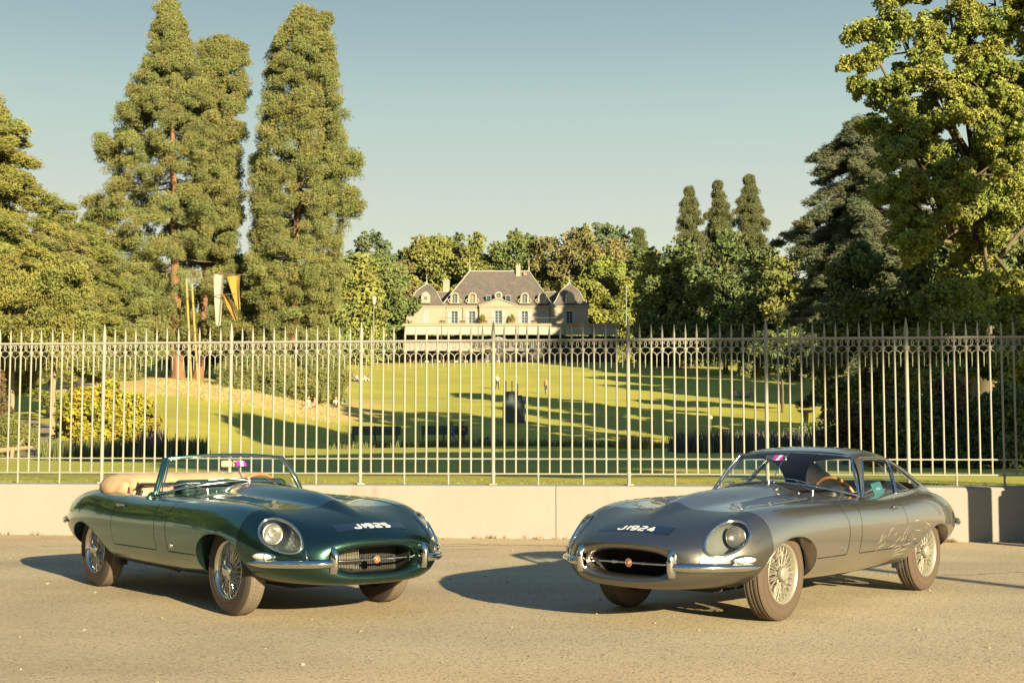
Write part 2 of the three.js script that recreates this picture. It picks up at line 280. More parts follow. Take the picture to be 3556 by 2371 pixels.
// chains cut segments into polylines of {p, n}
function chains(cut) {
  const next = new Map(), prev = new Map(); for (const [a, b] of cut) { next.set(a.i, b); prev.set(b.i, a); }
  const seen = new Set(), out = [];
  for (const pass of [0, 1]) for (const [a] of cut) {
    if (seen.has(a.i) || (!pass && prev.has(a.i))) continue;
    const l = [a]; seen.add(a.i); let c = a, closed = false;
    while (next.has(c.i)) { c = next.get(c.i); if (seen.has(c.i)) { closed = c.i === a.i; break; } seen.add(c.i); l.push(c); }
    l.closed = closed; if (l.length > 4) out.push(l);
  }
  return out;
}
const chainPts = (l, n = 80, lift = 0) => { const o = []; const L = l.length; for (let i = 0; i < n; i++) { const q = l[Math.min(L - 1, Math.round(i * (l.closed ? L : L - 1) / (l.closed ? n : n - 1)))]; o.push(V(q.p[0] + q.n[0] * lift, q.p[1] + q.n[1] * lift, q.p[2] + q.n[2] * lift)); } return o; };
function toGeo(m, uvf) {
  const g = new THREE.BufferGeometry();
  g.setAttribute('position', new THREE.Float32BufferAttribute(m.pos.flat(), 3)); g.setAttribute('normal', new THREE.Float32BufferAttribute(m.nor.flat(), 3));
  if (uvf) g.setAttribute('uv', new THREE.Float32BufferAttribute(m.pos.flatMap(p => uvf(p)), 2));
  g.setIndex(m.idx.flat()); return g;
}
// strip between a polyline and the polyline moved by off(q)
function flange(l, off, flip) {
  const pos = [], idx = [], n = l.length;
  for (const q of l) { const o = off(q); pos.push(...q.p, q.p[0] + o[0], q.p[1] + o[1], q.p[2] + o[2]); }
  for (let i = 0; i < (l.closed ? n : n - 1); i++) { const a = 2 * i, b = 2 * ((i + 1) % n); if (flip) idx.push(a, a + 1, b, b, a + 1, b + 1); else idx.push(a, b, a + 1, b, b + 1, a + 1); }
  const g = new THREE.BufferGeometry(); g.setAttribute('position', new THREE.Float32BufferAttribute(pos, 3)); g.setIndex(idx); g.computeVertexNormals(); return g;
}
const BODY = [
  { x: -3.475, p: [[0, .50], [.03, .50], [.05, .50], [.06, .505], [.06, .51], [.06, .515], [.05, .52], [.04, .525], [.03, .525], [.02, .53], [.01, .53], [0, .53]] },
  { x: -3.47, p: [[0, .45], [.12, .45], [.22, .45], [.28, .47], [.30, .50], [.29, .535], [.25, .57], [.21, .585], [.16, .595], [.1, .60], [.05, .605], [0, .605]] },
  { x: -3.38, p: [[0, .405], [.25, .405], [.43, .415], [.52, .45], [.555, .515], [.54, .58], [.48, .63], [.4, .655], [.3, .668], [.2, .675], [.1, .68], [0, .68]] },
  { x: -3.12, p: [[0, .345], [.35, .345], [.55, .365], [.66, .425], [.70, .53], [.68, .63], [.62, .70], [.53, .737], [.4, .752], [.27, .762], [.13, .768], [0, .77]] },
  { x: -2.8, p: [[0, .28], [.4, .28], [.64, .31], [.75, .40], [.795, .54], [.785, .67], [.725, .765], [.62, .805], [.48, .812], [.32, .815], [.16, .818], [0, .82]] },
  { x: -2.4, p: [[0, .24], [.45, .24], [.67, .27], [.785, .38], [.83, .54], [.825, .69], [.775, .80], [.67, .845], [.52, .845], [.35, .845], [.17, .845], [0, .845]] },
  { x: -2.0, p: [[0, .22], [.45, .22], [.67, .25], [.785, .36], [.833, .54], [.828, .68], [.785, .775], [.69, .82], [.55, .835], [.36, .845], [.18, .85], [0, .85]] },
  { x: -1.5, p: [[0, .21], [.45, .21], [.65, .24], [.775, .34], [.825, .52], [.825, .655], [.78, .745], [.70, .79], [.56, .82], [.37, .84], [.18, .85], [0, .855]] },
  { x: -1.0, p: [[0, .21], [.45, .21], [.65, .24], [.775, .34], [.825, .52], [.825, .66], [.785, .755], [.70, .80], [.57, .82], [.38, .84], [.2, .855], [0, .865]] },
  { x: -.5, p: [[0, .22], [.45, .22], [.65, .25], [.775, .36], [.825, .53], [.822, .67], [.775, .77], [.67, .812], [.52, .805], [.36, .815], [.19, .83], [0, .84]] },
  { x: 0, p: [[0, .23], [.45, .23], [.64, .26], [.765, .38], [.825, .53], [.815, .67], [.76, .77], [.65, .812], [.50, .79], [.34, .79], [.18, .80], [0, .81]] },
  { x: .3, bow: .06, p: [[0, .235], [.44, .235], [.63, .27], [.75, .38], [.805, .51], [.79, .635], [.73, .735], [.625, .785], [.48, .765], [.32, .76], [.16, .77], [0, .775]] },
  { x: .55, bow: .16, p: [[0, .24], [.40, .24], [.60, .27], [.725, .36], [.78, .47], [.76, .58], [.70, .67], [.59, .725], [.45, .715], [.30, .72], [.15, .733], [0, .74]] },
  { x: .75, bow: .22, p: [[0, .245], [.36, .245], [.54, .28], [.66, .35], [.705, .44], [.68, .53], [.61, .595], [.50, .64], [.38, .655], [.25, .665], [.12, .67], [0, .67]] },
  { x: .90, bow: .25, p: [[0, .25], [.3, .255], [.45, .285], [.535, .35], [.57, .425], [.54, .505], [.47, .555], [.38, .583], [.28, .60], [.18, .608], [.09, .61], [0, .61]] },
  { x: .955, bow: .25, p: [[0, .29], [.24, .295], [.36, .32], [.42, .37], [.44, .425], [.42, .48], [.36, .52], [.28, .54], [.2, .55], [.13, .555], [.06, .556], [0, .556]] },
  { x: .925, bow: .25, p: [[0, .342], [.18, .347], [.28, .364], [.335, .394], [.35, .425], [.335, .456], [.28, .481], [.22, .496], [.16, .503], [.1, .507], [.05, .509], [0, .509]] },
  { x: .84, bow: .2, p: [[0, .34], [.17, .345], [.265, .362], [.315, .395], [.33, .425], [.315, .458], [.265, .482], [.21, .497], [.16, .504], [.1, .508], [.05, .51], [0, .51]] },
];
const bulgeW = x => lerp(.05, .275, smooth(.70, -.9, x) ** .48), bulgeH = x => .066 * smooth(.70, .02, x) * lerp(1, .82, smooth(0, -1, x)) * smooth(-1.55, -1.15, x);
function bodyPost(o) {
  const [x, y, z] = o;
  if (y > .55 && x < .7 && x > -1.6) { const t = z / bulgeW(x); if (Math.abs(t) < 1) o[1] += bulgeH(x) * Math.pow(1 - t * t, 1.6); }
  return o;
}
const bodyLoft = loft(BODY, bodyPost);
// signed functions of the side view (x, y) and top view (x, z); negative inside an opening
const archF = (x, y, z) => Math.abs(z) < .42 ? 1 : Math.pow(Math.pow(Math.abs(x) / (x > 0 ? .375 : .37), 2.3) + Math.pow(Math.max(0, y - .24) / .35, 2.3), 1 / 2.3) - 1;
const archR = (x, y, z) => { if (Math.abs(z) < .42) return 1; const X = x + 2.45, a = X > 0 ? .475 : .365, e = X > 0 ? 1.65 : 2.2; return Math.pow(Math.pow(Math.abs(X) / a, e) + Math.pow(Math.max(0, y - .26) / .30, e), 1 / e) - 1; };
const doorD = (x, y) => Math.min(-.985 - .03 * Math.pow(Math.max(0, y - .55) / .25, 2) - x, x + 1.765 + .05 * smooth(.78, .45, y) - .02 * Math.pow((y - .6) / .2, 2), y - .408);
const bonnetRear = (y, z) => -.785 + .06 * smooth(.60, .80, y) - .20 * smooth(.78, .45, Math.abs(z)) * smooth(.7, .8, y);
const bonnetD = (x, y, z) => Math.max(Math.min(x - bonnetRear(y, z), y - .412), x);
const CABIN = [
  { x: -1.375, lean: -.80, ly: 1.12, bow: .34, p: [[.70, .70], [.69, .78], [.655, .88], [.61, .98], [.565, 1.06], [.51, 1.125], [.42, 1.148], [.21, 1.16], [0, 1.163]] },
  { x: -1.50, lean: -.55, ly: 1.12, bow: .26, p: [[.72, .70], [.705, .79], [.665, .89], [.615, .99], [.57, 1.075], [.51, 1.14], [.41, 1.168], [.21, 1.183], [0, 1.188]] },
  { x: -1.75, lean: -.2, bow: .1, p: [[.735, .72], [.715, .81], [.67, .905], [.615, 1.005], [.57, 1.095], [.505, 1.155], [.40, 1.185], [.2, 1.200], [0, 1.205]] },
  { x: -2.05, p: [[.735, .74], [.71, .825], [.665, .91], [.605, 1.005], [.555, 1.085], [.485, 1.135], [.38, 1.162], [.19, 1.177], [0, 1.182]] },
  { x: -2.35, p: [[.71, .76], [.685, .835], [.64, .90], [.575, .975], [.52, 1.035], [.45, 1.075], [.35, 1.102], [.18, 1.118], [0, 1.123]] },
  { x: -2.65, p: [[.66, .775], [.635, .825], [.59, .875], [.53, .925], [.475, .965], [.41, .998], [.32, 1.02], [.165, 1.035], [0, 1.04]] },
  { x: -2.95, p: [[.59, .74], [.565, .77], [.52, .80], [.47, .832], [.42, .857], [.365, .877], [.285, .891], [.145, .901], [0, .905]] },
  { x: -3.25, p: [[.50, .66], [.47, .68], [.43, .70], [.39, .717], [.35, .73], [.3, .741], [.24, .75], [.12, .756], [0, .758]] },
  { x: -3.45, p: [[.36, .55], [.34, .56], [.31, .57], [.28, .58], [.25, .588], [.21, .595], [.17, .6], [.09, .603], [0, .605]] },
];
CABIN.reverse();
const cabinLoft = loft(CABIN, null, true);
// point on the body for two given coordinates; axes 0 x, 1 y, 2 z
const HALF = loftMesh(bodyLoft, -1, BODY.length, 300, 0, 11, 96);
function onBody(i, a, j, b, ok) {
  let best = 1e9, k0 = 0;
  for (let k = 0; k < HALF.pos.length; k += 3) { const p = HALF.pos[k]; if (ok && !ok(p, HALF.nor[k])) continue; const d = (p[i] - a) ** 2 + (p[j] - b) ** 2; if (d < best) { best = d; k0 = k; } }
  let u = -1 + (BODY.length + 1) * Math.floor(k0 / 97) / 300, v = 11 * (k0 % 97) / 96; const e = 1e-3;
  for (let n = 0; n < 12; n++) {
    const p = bodyLoft.raw(u, v), pu = bodyLoft.raw(u + e, v), pv = bodyLoft.raw(u, v + e);
    const A = (pu[i] - p[i]) / e, B = (pv[i] - p[i]) / e, C = (pu[j] - p[j]) / e, D = (pv[j] - p[j]) / e, det = A * D - B * C, r = a - p[i], s = b - p[j];
    if (Math.abs(det) < 1e-9) break;
    u += Math.max(-.3, Math.min(.3, (r * D - s * B) / det)); v += Math.max(-.3, Math.min(.3, (A * s - C * r) / det));
  }
  const p = bodyLoft.raw(u, v), a1 = bodyLoft.raw(u + e, v), a2 = bodyLoft.raw(u, v + e), du = a1.map((x, k) => x - p[k]), dv = a2.map((x, k) => x - p[k]);
  const n = V(...du).cross(V(...dv)).normalize(); return { p, n: [n.x, n.y, n.z] };
}
const sideAt = (x, y) => onBody(0, x, 1, y, (p, n) => n[2] > .15), topAt = (x, z) => onBody(0, x, 2, z, (p, n) => n[1] > .15 && p[1] > .45);
const frontAt = (y, z) => onBody(1, y, 2, z, (p, n) => n[0] > .1 && p[0] > .3);

const chrome = mat(rgb(.62, .62, .60), .09, { metalness: 1 });
const dullChrome = mat(rgb(.50, .49, .46), .28, { metalness: 1 });
const black = mat(rgb(.012, .012, .013), .85), rubber = mat(rgb(.02, .02, .02), .6);
const glassM = phys(rgb(.93, .97, .95), .02, { transmission: 1, thickness: 0, ior: 1.45 });
const clearM = phys(rgb(.97, .97, .95), .03, { transmission: 1, thickness: 0, ior: 1.4 });
const treadTex = tex(256, (u, v) => { const a = Math.abs(((u * 4 + (v > .5 ? .5 : 0) + .12 * Math.abs(((v * 6) % 1) - .5)) % 1) - .5), b = Math.abs(((v * 5) % 1) - .5); return (a > .4 || b > .40) ? .05 : .95; }, false);
function wheelParts(o) {
  const g = new THREE.Group(); g.name = 'wheel';
  const R = .325, N = 72, w = .078; // axis along z, outer face +z
  const prof = [[.196, .062], [.205, .072], [.222, .0755], [.245, .0775], [.27, .0785], [.29, .0755], [.305, .070], [.3155, .062], [.3215, .0565], [.3225, .050], [.3180, .048], [.3180, .044], [.3240, .042], [.3248, .030], [.3250, .0155], [.3195, .014], [.3195, .010], [.3250, .0085], [.3250, 0]];
  const full = [...prof, ...prof.slice(0, -1).reverse().map(p => [p[0], -p[1]])];
  const side = full.slice(0, 9).concat(full.slice(-9)), tread = full.slice(8, -8);
  const L = (p, n = 72) => new THREE.LatheGeometry(p.map(q => new THREE.Vector2(q[0], q[1])), n).rotateX(Math.PI / 2);
  const t1 = L(full.slice(0, 9)), t2 = L(full.slice(-9));
  const ribs = []; for (const r of [.232, .284]) ribs.push(new THREE.TorusGeometry(r, .0022, 6, 72).translate(0, 0, .077));
  part(g, 'tyre', [t1, t2, ...ribs], o.tyre); 
  const tg = L(tread, 96); part(g, 'tread', tg, o.tread);
  // rolled rim with a well, hub barrel, spokes
  part(g, 'rim', [L([[.188, .020], [.172, .012], [.166, -.02], [.176, -.03], [.178, .03], [.190, .058], [.198, .0625], [.2065, .066], [.2085, .0725], [.2065, .0765], [.2015, .0745], [.194, .066], [.186, .050], [.184, .03], [.18, .01], [.178, -.05], [.19, -.066]], 64)], o.rim);
  part(g, 'hub', [L([[.0, -.05], [.058, -.05], [.054, -.02], [.046, .03], [.043, .055], [.050, .060], [.050, .066], [.038, .070], [0, .070]], 32), L([[.09, -.055], [.13, -.06], [.13, -.05], [.09, -.045]], 32)], o.hub);
  const sp = [], S = 36;
  for (let i = 0; i < S; i++) for (const [k, hz, rz, hr, tw, rr0] of [[0, .052, .028, .046, .30, .182], [1, -.038, .004, .056, .42, .178]]) {
    const a = (i + k * .5) / S * 2 * Math.PI, b = a + (i % 2 ? tw : -tw);
    sp.push(bar(V(hr * Math.cos(b), hr * Math.sin(b), hz), V(rr0 * Math.cos(a), rr0 * Math.sin(a), rz + (i % 4 < 2 ? .012 : -.006)), .0024, .0024, 5));
  }
  for (let i = 0; i < 24; i++) { const a = i / 24 * 2 * Math.PI, b = a + (i % 2 ? .22 : -.22); sp.push(bar(V(.05 * Math.cos(b), .05 * Math.sin(b), .055), V(.1905 * Math.cos(a), .1905 * Math.sin(a), .052), .0025, .0025, 5)); }
  part(g, 'spokes', sp, o.spoke);
  part(g, 'brake_disc', L([[.02, -.07], [.14, -.07], [.14, -.06], [.02, -.06]], 32), dullChrome);
  if (o.ears) {
    const ear = new THREE.Shape(); ear.moveTo(-.016, -.02); ear.lineTo(.016, -.02); ear.quadraticCurveTo(.012, .03, .015, .054); ear.quadraticCurveTo(0, .064, -.015, .054); ear.quadraticCurveTo(-.012, .03, -.016, -.02);
    const mk = () => new THREE.ExtrudeGeometry(ear, { depth: .012, bevelEnabled: true, bevelSize: .003, bevelThickness: .003, bevelSegments: 2 }).translate(0, 0, .078);
    const e1 = mk().rotateX(-.18), e2 = mk().rotateX(-.18).rotateZ(Math.PI);
    part(g, 'spinner', [L([[.0505, .062], [.049, .082], [.040, .098], [.028, .106], [.012, .109], [0, .1095]], 32), ...[e1, e2].map(e => e.rotateZ(o.turn || .5))], o.hub);
  } else part(g, 'spinner', [L([[.054, .062], [.054, .082], [.046, .092], [.026, .098], [.024, .094], [0, .096]], 10)], o.hub);
  return g;
}
function plateText(s) {
  const c = document.createElement('canvas'); c.width = 512; c.height = 112; const k = c.getContext('2d');
  k.fillStyle = '#0b1524'; k.fillRect(0, 0, 512, 112); k.fillStyle = '#f4f2e6'; k.strokeStyle = '#f4f2e6'; k.lineWidth = 3; k.textAlign = 'center'; k.textBaseline = 'middle';
  // block characters drawn as heavy strokes
  const G = { J: [[[0, .72], [0, .86], [.14, 1], [.5, 1], [.64, .86], [.64, 0]]], I: [[[.1, 0], [.1, 1]]], 9: [[[.08, 1], [.5, 1], [.64, .86], [.64, .14], [.5, 0], [.14, 0], [0, .14], [0, .4], [.14, .54], [.64, .54]]], 2: [[[0, 0], [.5, 0], [.64, .14], [.64, .38], [.5, .5], [.14, .52], [0, .64], [0, 1], [.66, 1]]], 5: [[[.64, 0], [0, 0], [0, .46], [.5, .46], [.64, .6], [.64, .86], [.5, 1], [0, 1]]], 4: [[[.46, 0], [0, .66], [0, .74], [.7, .74]], [[.5, .42], [.5, 1]]] };
  k.lineWidth = 15; k.lineJoin = 'round'; k.lineCap = 'butt'; let X = 140; const hgt = 62, y0 = 26;
  for (const ch of s) { for (const l of G[ch]) { k.beginPath(); l.forEach(([a, b], i) => k[i ? 'lineTo' : 'moveTo'](X + a * hgt * .92, y0 + b * hgt)); k.stroke(); } X += ch === 'I' ? 27 : 62; }
  const t = new THREE.CanvasTexture(c); t.colorSpace = THREE.SRGBColorSpace; return t;
}
// ovoid of the headlamp opening: value < 0 inside
const HL = { c: V(.632, .604, .622), n: V(.70, .52, .49).normalize() };
HL.a = V(.30, -.20, -.13).addScaledVector(HL.n, -V(.30, -.20, -.13).dot(HL.n)).normalize(); HL.b = HL.n.clone().cross(HL.a);
const headF = (x, y, z) => { z = Math.abs(z); const d = V(x, y, z).sub(HL.c); if (d.dot(HL.n) < -.12) return 1; const s = d.dot(HL.a) / .188, t = d.dot(HL.b) / (.105 * (1 - .17 * s)); return Math.sqrt(s * s + t * t) - 1; };
function mirrorZ(g) {
  g = g.index ? g.toNonIndexed() : g.clone(); g.scale(1, 1, -1);
  for (const k of Object.keys(g.attributes)) { const a = g.attributes[k], n = a.itemSize; for (let i = 0; i < a.count; i += 3) for (let c = 0; c < n; c++) { const t = a.array[(i + 1) * n + c]; a.array[(i + 1) * n + c] = a.array[(i + 2) * n + c]; a.array[(i + 2) * n + c] = t; } }
  return g;
}
function ribbonLoop(loop, r, n = 90, lift = 0) { return tube(chainPts(loop, n, lift), r, n * 2, 6, !!loop.closed, .5); }
// a patch of mesh m flattened to uv by fn, for print that lies on the body
function ruled(bot, top, ns, nt, thick = .005) {
  const pos = [], uv = [], idx = [];
  for (let i = 0; i <= ns; i++) for (let j = 0; j <= nt; j++) { const s = -1 + 2 * i / ns, t = j / nt, a = bot(s), b = top(s), bow = .018 * Math.sin(Math.PI * t); pos.push(lerp(a[0], b[0], t) + bow, lerp(a[1], b[1], t) + bow * .6, lerp(a[2], b[2], t)); uv.push(i / ns, t); if (i < ns && j < nt) { const q = i * (nt + 1) + j; idx.push(q, q + 1, q + nt + 2, q, q + nt + 2, q + nt + 1); } }
  const g = new THREE.BufferGeometry(); g.setAttribute('position', new THREE.Float32BufferAttribute(pos, 3)); g.setAttribute('uv', new THREE.Float32BufferAttribute(uv, 2)); g.setIndex(idx); g.computeVertexNormals(); return g;
}
const both = m => join(m, flipZ(m));
function makeCar(o) {
  const car = thing(o.name, o.label, 'car');
  const C = o.coupe, S = HALF, GAP = .0032;
  const cockpit = (x, y, z) => { // negative inside the open cockpit of the roadster
    if (C || y < .62) return 1; const zz = Math.abs(z);
    const front = -1.10 - .30 * (zz / .66) ** 2 - x, rear = x + 2.34 - .18 * (zz / .6) ** 2, half = lerp(.665, .60, smooth(-1.9, -2.4, x)) - zz;
    return -Math.min(front, rear, half);
  };
  const mouthOK = (x, y, z) => 1;
  let shell = clip(clip(clip(S, archF), archR), headF);
  shell = clip(shell, cockpit);
  const open = clip(S, archF);
  // ---- body, bonnet, doors
  const rest = clip(clip(shell, (x, y, z) => -doorD(x, y) - GAP), (x, y, z) => -bonnetD(x, y, z) - GAP);
  const bon = clip(shell, (x, y, z) => bonnetD(x, y, z) - GAP);
  const door = clip(clip(shell, (x, y) => doorD(x, y) - GAP), (x, y, z) => z - .3);
  // underside of the car is dark
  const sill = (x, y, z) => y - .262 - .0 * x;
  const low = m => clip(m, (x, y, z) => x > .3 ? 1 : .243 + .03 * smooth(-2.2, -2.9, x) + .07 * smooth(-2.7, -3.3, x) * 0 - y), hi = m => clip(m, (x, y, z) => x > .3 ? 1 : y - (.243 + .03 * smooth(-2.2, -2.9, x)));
  const body = part(car, 'body', toGeo(both(hi(rest)), p => [p[0], p[1]]), o.paint);
  part(car, 'bonnet', toGeo(both(hi(bon)), p => [p[0], p[1]]), o.paint);
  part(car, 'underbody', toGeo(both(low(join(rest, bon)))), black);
  for (const m of [door, flipZ(door)]) {
    const d = part(car, 'door', toGeo(m, p => [p[0], p[1]]), o.paint), s = m === door ? 1 : -1;
    const h = sideAt(-1.645, .725), P = V(h.p[0], h.p[1], h.p[2] * s);
    const hg = [tube([V(P.x - .07, P.y, P.z + s * .004), V(P.x - .05, P.y + .004, P.z + s * .026), V(P.x + .05, P.y + .006, P.z + s * .024), V(P.x + .075, P.y + .003, P.z + s * .008)], .0085, 24, 8), new THREE.SphereGeometry(.017, 12, 8).scale(1, .8, .6).translate(P.x - .068, P.y, P.z + s * .008)];
    part(d, 'handle', hg, chrome);
  }
  // ---- inner shell behind the gaps, wheel wells
  const inner = clip(clip(clip(clip(shift(S, -.022), (x, y, z) => archF(x, y, z) - .05), (x, y, z) => archR(x, y, z) - .05), (x, y, z) => headF(x, y, z) - .06), (x, y, z) => cockpit(x, y, z) - .02);
  part(car, 'inner_panel', toGeo(both(clip(inner, (x, y, z) => .78 - x))), black);
  const wells = [];
  for (const s of [1, -1]) for (const X of [0, -2.438]) {
    const g = new THREE.CylinderGeometry(.40, .40, .26, 40, 1, true, .4, Math.PI - .8).rotateX(Math.PI / 2).rotateZ(Math.PI / 2); // arc above
    wells.push(g.scale(1, .86, 1).translate(X, .27, s * .55), new THREE.PlaneGeometry(.70, .28).translate(X, .47, s * .43));
  }
  part(car, 'wheel_well', wells, black);
  const lips = [];
  for (const f of [archF, archR]) for (const l of chains(clip(S, f).cut)) { lips.push([l, f]); }
  const fl = []; for (const [l] of lips) { const k = l.filter(q => q.p[1] > .27 && q.p[2] > .64); k.closed = false; const g = flange(k, q => [0, .004, -.05 - Math.max(0, q.p[2] - .72) * .8], false); fl.push(g, mirrorZ(g)); const b = tube(chainPts(k, 60, -.003), .0055, 120, 6); fl.push(b, mirrorZ(b)); }
  part(car, 'arch_lip', fl, o.paint);
  // ---- headlamps
  const cover = clip(S, (x, y, z) => -headF(x, y, z)), ring = chains(cover.cut)[0];
  for (const s of [1, -1]) {
    const g = new THREE.Group(); g.name = 'headlight'; car.add(g);
    const fix = q => s > 0 ? q : mirrorZ(q);
    part(g, 'bezel', fix(merge([ribbonLoop(ring, .0105, 90, .002), ribbonLoop(ring, .005, 90, .010)])), chrome);
    part(g, 'cover', toGeo(s > 0 ? shift(cover, -.003) : flipZ(shift(cover, -.003))), clearM);
    // bowl: the ring drawn back along its axis
    const rows = 8, P = chainPts(ring, 64), pos = [], idx = [], ctr = V(0, 0, 0); P.forEach(p => ctr.addScaledVector(p, 1 / 64));
    for (let j = 0; j <= rows; j++) for (const p of P) { const t = j / rows, q = p.clone().lerp(ctr, 1 - Math.cos(t * Math.PI / 2)).addScaledVector(V(.80, .30, .30).normalize(), -.15 * Math.sin(t * Math.PI / 2) - .008); pos.push(q.x, q.y, q.z); }
    for (let j = 0; j < rows; j++) for (let i = 0; i < 64; i++) { const a = j * 64 + i, b = j * 64 + (i + 1) % 64; idx.push(a, b, b + 64, a, b + 64, a + 64); }
    const bw = new THREE.BufferGeometry(); bw.setAttribute('position', new THREE.Float32BufferAttribute(pos, 3)); bw.setIndex(idx); bw.computeVertexNormals();
    part(g, 'bowl', fix(bw), o.bowl);
    const lampAt = V(.512, .606, .622), dir = V(.93, .06, .10).normalize(), q = new THREE.Quaternion().setFromUnitVectors(V(0, 1, 0), dir);
    const put = m => m.applyQuaternion(q).translate(lampAt.x, lampAt.y, lampAt.z);
    part(g, 'lamp_rim', fix(put(new THREE.TorusGeometry(.070, .005, 8, 40).rotateX(Math.PI / 2))), dullChrome);
    part(g, 'reflector', fix(put(lathe([[0, -.055], [.03, -.05], [.055, -.026], [.069, 0]], 40))), o.refl);
    const lens = lathe([[.069, .0], [.055, .011], [.03, .02], [0, .022]], 40);
    const flutes = []; for (let i = -5; i <= 5; i++) { const h = Math.sqrt(Math.max(0, .064 ** 2 - (i * .013) ** 2)); flutes.push(box(.003, .004, h * 1.9, i * .013, .012 + .008 * (1 - Math.abs(i) / 6), 0)); }
    part(g, 'lens', fix(put(merge([lens, ...flutes]))), o.lens);
  }
  // ---- mouth: grille bar, badge, radiator
  part(car, 'radiator', [box(.01, .20, .60, .66, .42, 0), ...Array.from({ length: 36 }, (_, i) => box(.012, .2, .003, .667, .42, -.27 + i * .0155))], o.rad);
  part(car, 'mouth_duct', [box(.2, .006, .58, .76, .328, 0), box(.2, .006, .56, .74, .522, 0), box(.22, .2, .006, .72, .42, .31), box(.22, .2, .006, .72, .42, -.31)], black);
  if (o.grid) part(car, 'stone_guard', Array.from({ length: 16 }, (_, i) => box(.003, .14 * Math.sqrt(1 - ((i * .013 + .09) / .36) ** 2), .0055, .775, .425, .09 + i * .0128)).concat([-.02, .015].map(y => box(.003, .004, .2, .777, .425 + y, .19))), o.gridMat);
  const gb = part(car, 'grille_bar', [tube([V(.835, .424, -.34), V(.862, .424, -.25), V(.868, .424, -.1), V(.868, .424, .1), V(.862, .424, .25), V(.835, .424, .34)], .0085, 60, 10).translate(0, 0, 0), new THREE.CylinderGeometry(.029, .029, .018, 32).rotateZ(Math.PI / 2).translate(.868, .424, 0), ...[-1, 1].map(s => new THREE.ConeGeometry(.017, .10, 14).rotateX(-s * Math.PI / 2).translate(.866, .424, s * .085)), ...[-1, 1].map(s => new THREE.ConeGeometry(.026, .14, 14).rotateX(-s * Math.PI / 2).scale(.7, 1, 1).translate(.85, .424, s * .33))], chrome);
  part(gb, 'badge', [new THREE.CylinderGeometry(.022, .022, .006, 28).rotateZ(Math.PI / 2).translate(.879, .424, 0)], mat(rgb(.30, .035, .02), .35));
  part(gb, 'badge_crest', [new THREE.SphereGeometry(.013, 14, 10).scale(.35, 1.1, .9).translate(.882, .424, 0), new THREE.SphereGeometry(.006, 10, 8).scale(.5, .8, 1.2).translate(.886, .417, 0), new THREE.TorusGeometry(.0195, .0018, 6, 30).rotateY(Math.PI / 2).translate(.882, .424, 0)], mat(rgb(.45, .25, .14), .3, { metalness: .6 }));
  // ---- bumpers
  for (const s of [1, -1]) {
    const pts = [], N = 14; // blade along the body, from overrider to its tip
    for (let i = 0; i <= N; i++) { const z = lerp(.36, .795, Math.pow(i / N, .8)); const q = frontAt(.418, Math.min(z, .70)); let p = V(q.p[0], .418, z); if (z > .70) p.x = lerp(q.p[0], .475, (z - .70) / .095); pts.push(p); }
    const sec = [[.000, -.030], [.022, -.026], [.036, -.012], [.040, .002], [.034, .016], [.018, .026], [0, .03]]; // proud of the body, height
    const pos = [], idx = [];
    pts.forEach((p, i) => { const t = (i ? p.clone().sub(pts[i - 1]) : pts[1].clone().sub(p)).normalize(), out = V(t.z, 0, -t.x), k = Math.pow(Math.sin(Math.min(1, (N - i) / 3.5) * Math.PI / 2), .8) * .95 + .05; for (const [a, b] of sec) pos.push(p.x + out.x * (a * k + .006), p.y + b * k - .004 * i / N, s * (p.z + out.z * (a * k + .006))); });
    const m = sec.length; for (let i = 0; i < N; i++) for (let j = 0; j < m - 1; j++) { const a = i * m + j; if (s > 0) idx.push(a, a + m, a + 1, a + 1, a + m, a + m + 1); else idx.push(a, a + 1, a + m, a + 1, a + m + 1, a + m); }
    const bg = new THREE.BufferGeometry(); bg.setAttribute('position', new THREE.Float32BufferAttribute(pos, 3)); bg.setIndex(idx); bg.computeVertexNormals();
    const bumper = part(car, 'bumper', bg, chrome);
    // overrider: tapering upright blade
    const prof = [[-.095, .012], [-.092, .026], [-.05, .031], [0, .031], [.04, .029], [.07, .022], [.085, .012], [.090, .002]], op = [], oi = [], K = 14, base = frontAt(.43, .372).p;
    prof.forEach(([y, w]) => { for (let k = 0; k <= K; k++) { const a = -Math.PI * .5 + Math.PI * k / K * 1; op.push(base[0] + .002 + Math.cos(a) * w * 1.7 + .010 - y * y * 1.2, .440 + y, s * .372 + Math.sin(a) * w * 1.05); } });
    for (let i = 0; i < prof.length - 1; i++) for (let k = 0; k < K; k++) { const a = i * (K + 1) + k; oi.push(a, a + K + 1, a + 1, a + 1, a + K + 1, a + K + 2); }
    const c0 = op.length / 3; op.push(base[0] - .01, .345, s * .372); for (let k = 0; k < K; k++) oi.push(c0, k, k + 1);
    const og = new THREE.BufferGeometry(); og.setAttribute('position', new THREE.Float32BufferAttribute(op, 3)); og.setIndex(oi.map((v, i, a) => a[i])); og.computeVertexNormals();
    part(bumper, 'overrider', og, chrome);
    // indicator under the lamp
    const ic = onBody(1, .462, 2, .722, (p, n) => p[0] > .3 && n[0] > .05), ia = V(ic.p[0], ic.p[1], ic.p[2]), iq = onBody(1, .462, 2, .742, (p, n) => p[0] > .3 && n[0] > .05), id = V(iq.p[0], iq.p[1], iq.p[2]).sub(ia).normalize(), q4 = new THREE.Quaternion().setFromRotationMatrix(new THREE.Matrix4().makeBasis(id, V(0, 1, 0).addScaledVector(id, -id.y).normalize(), id.clone().cross(V(0, 1, 0)).normalize()));
    const pill = (l, h, d) => new THREE.SphereGeometry(1, 28, 14).scale(l, h, d).applyQuaternion(q4).translate(ia.x + .004, ia.y, ia.z);
    const fx = g => s > 0 ? g : mirrorZ(g);
    const ind = part(car, 'indicator', fx(pill(.106, .031, .026)), chrome);
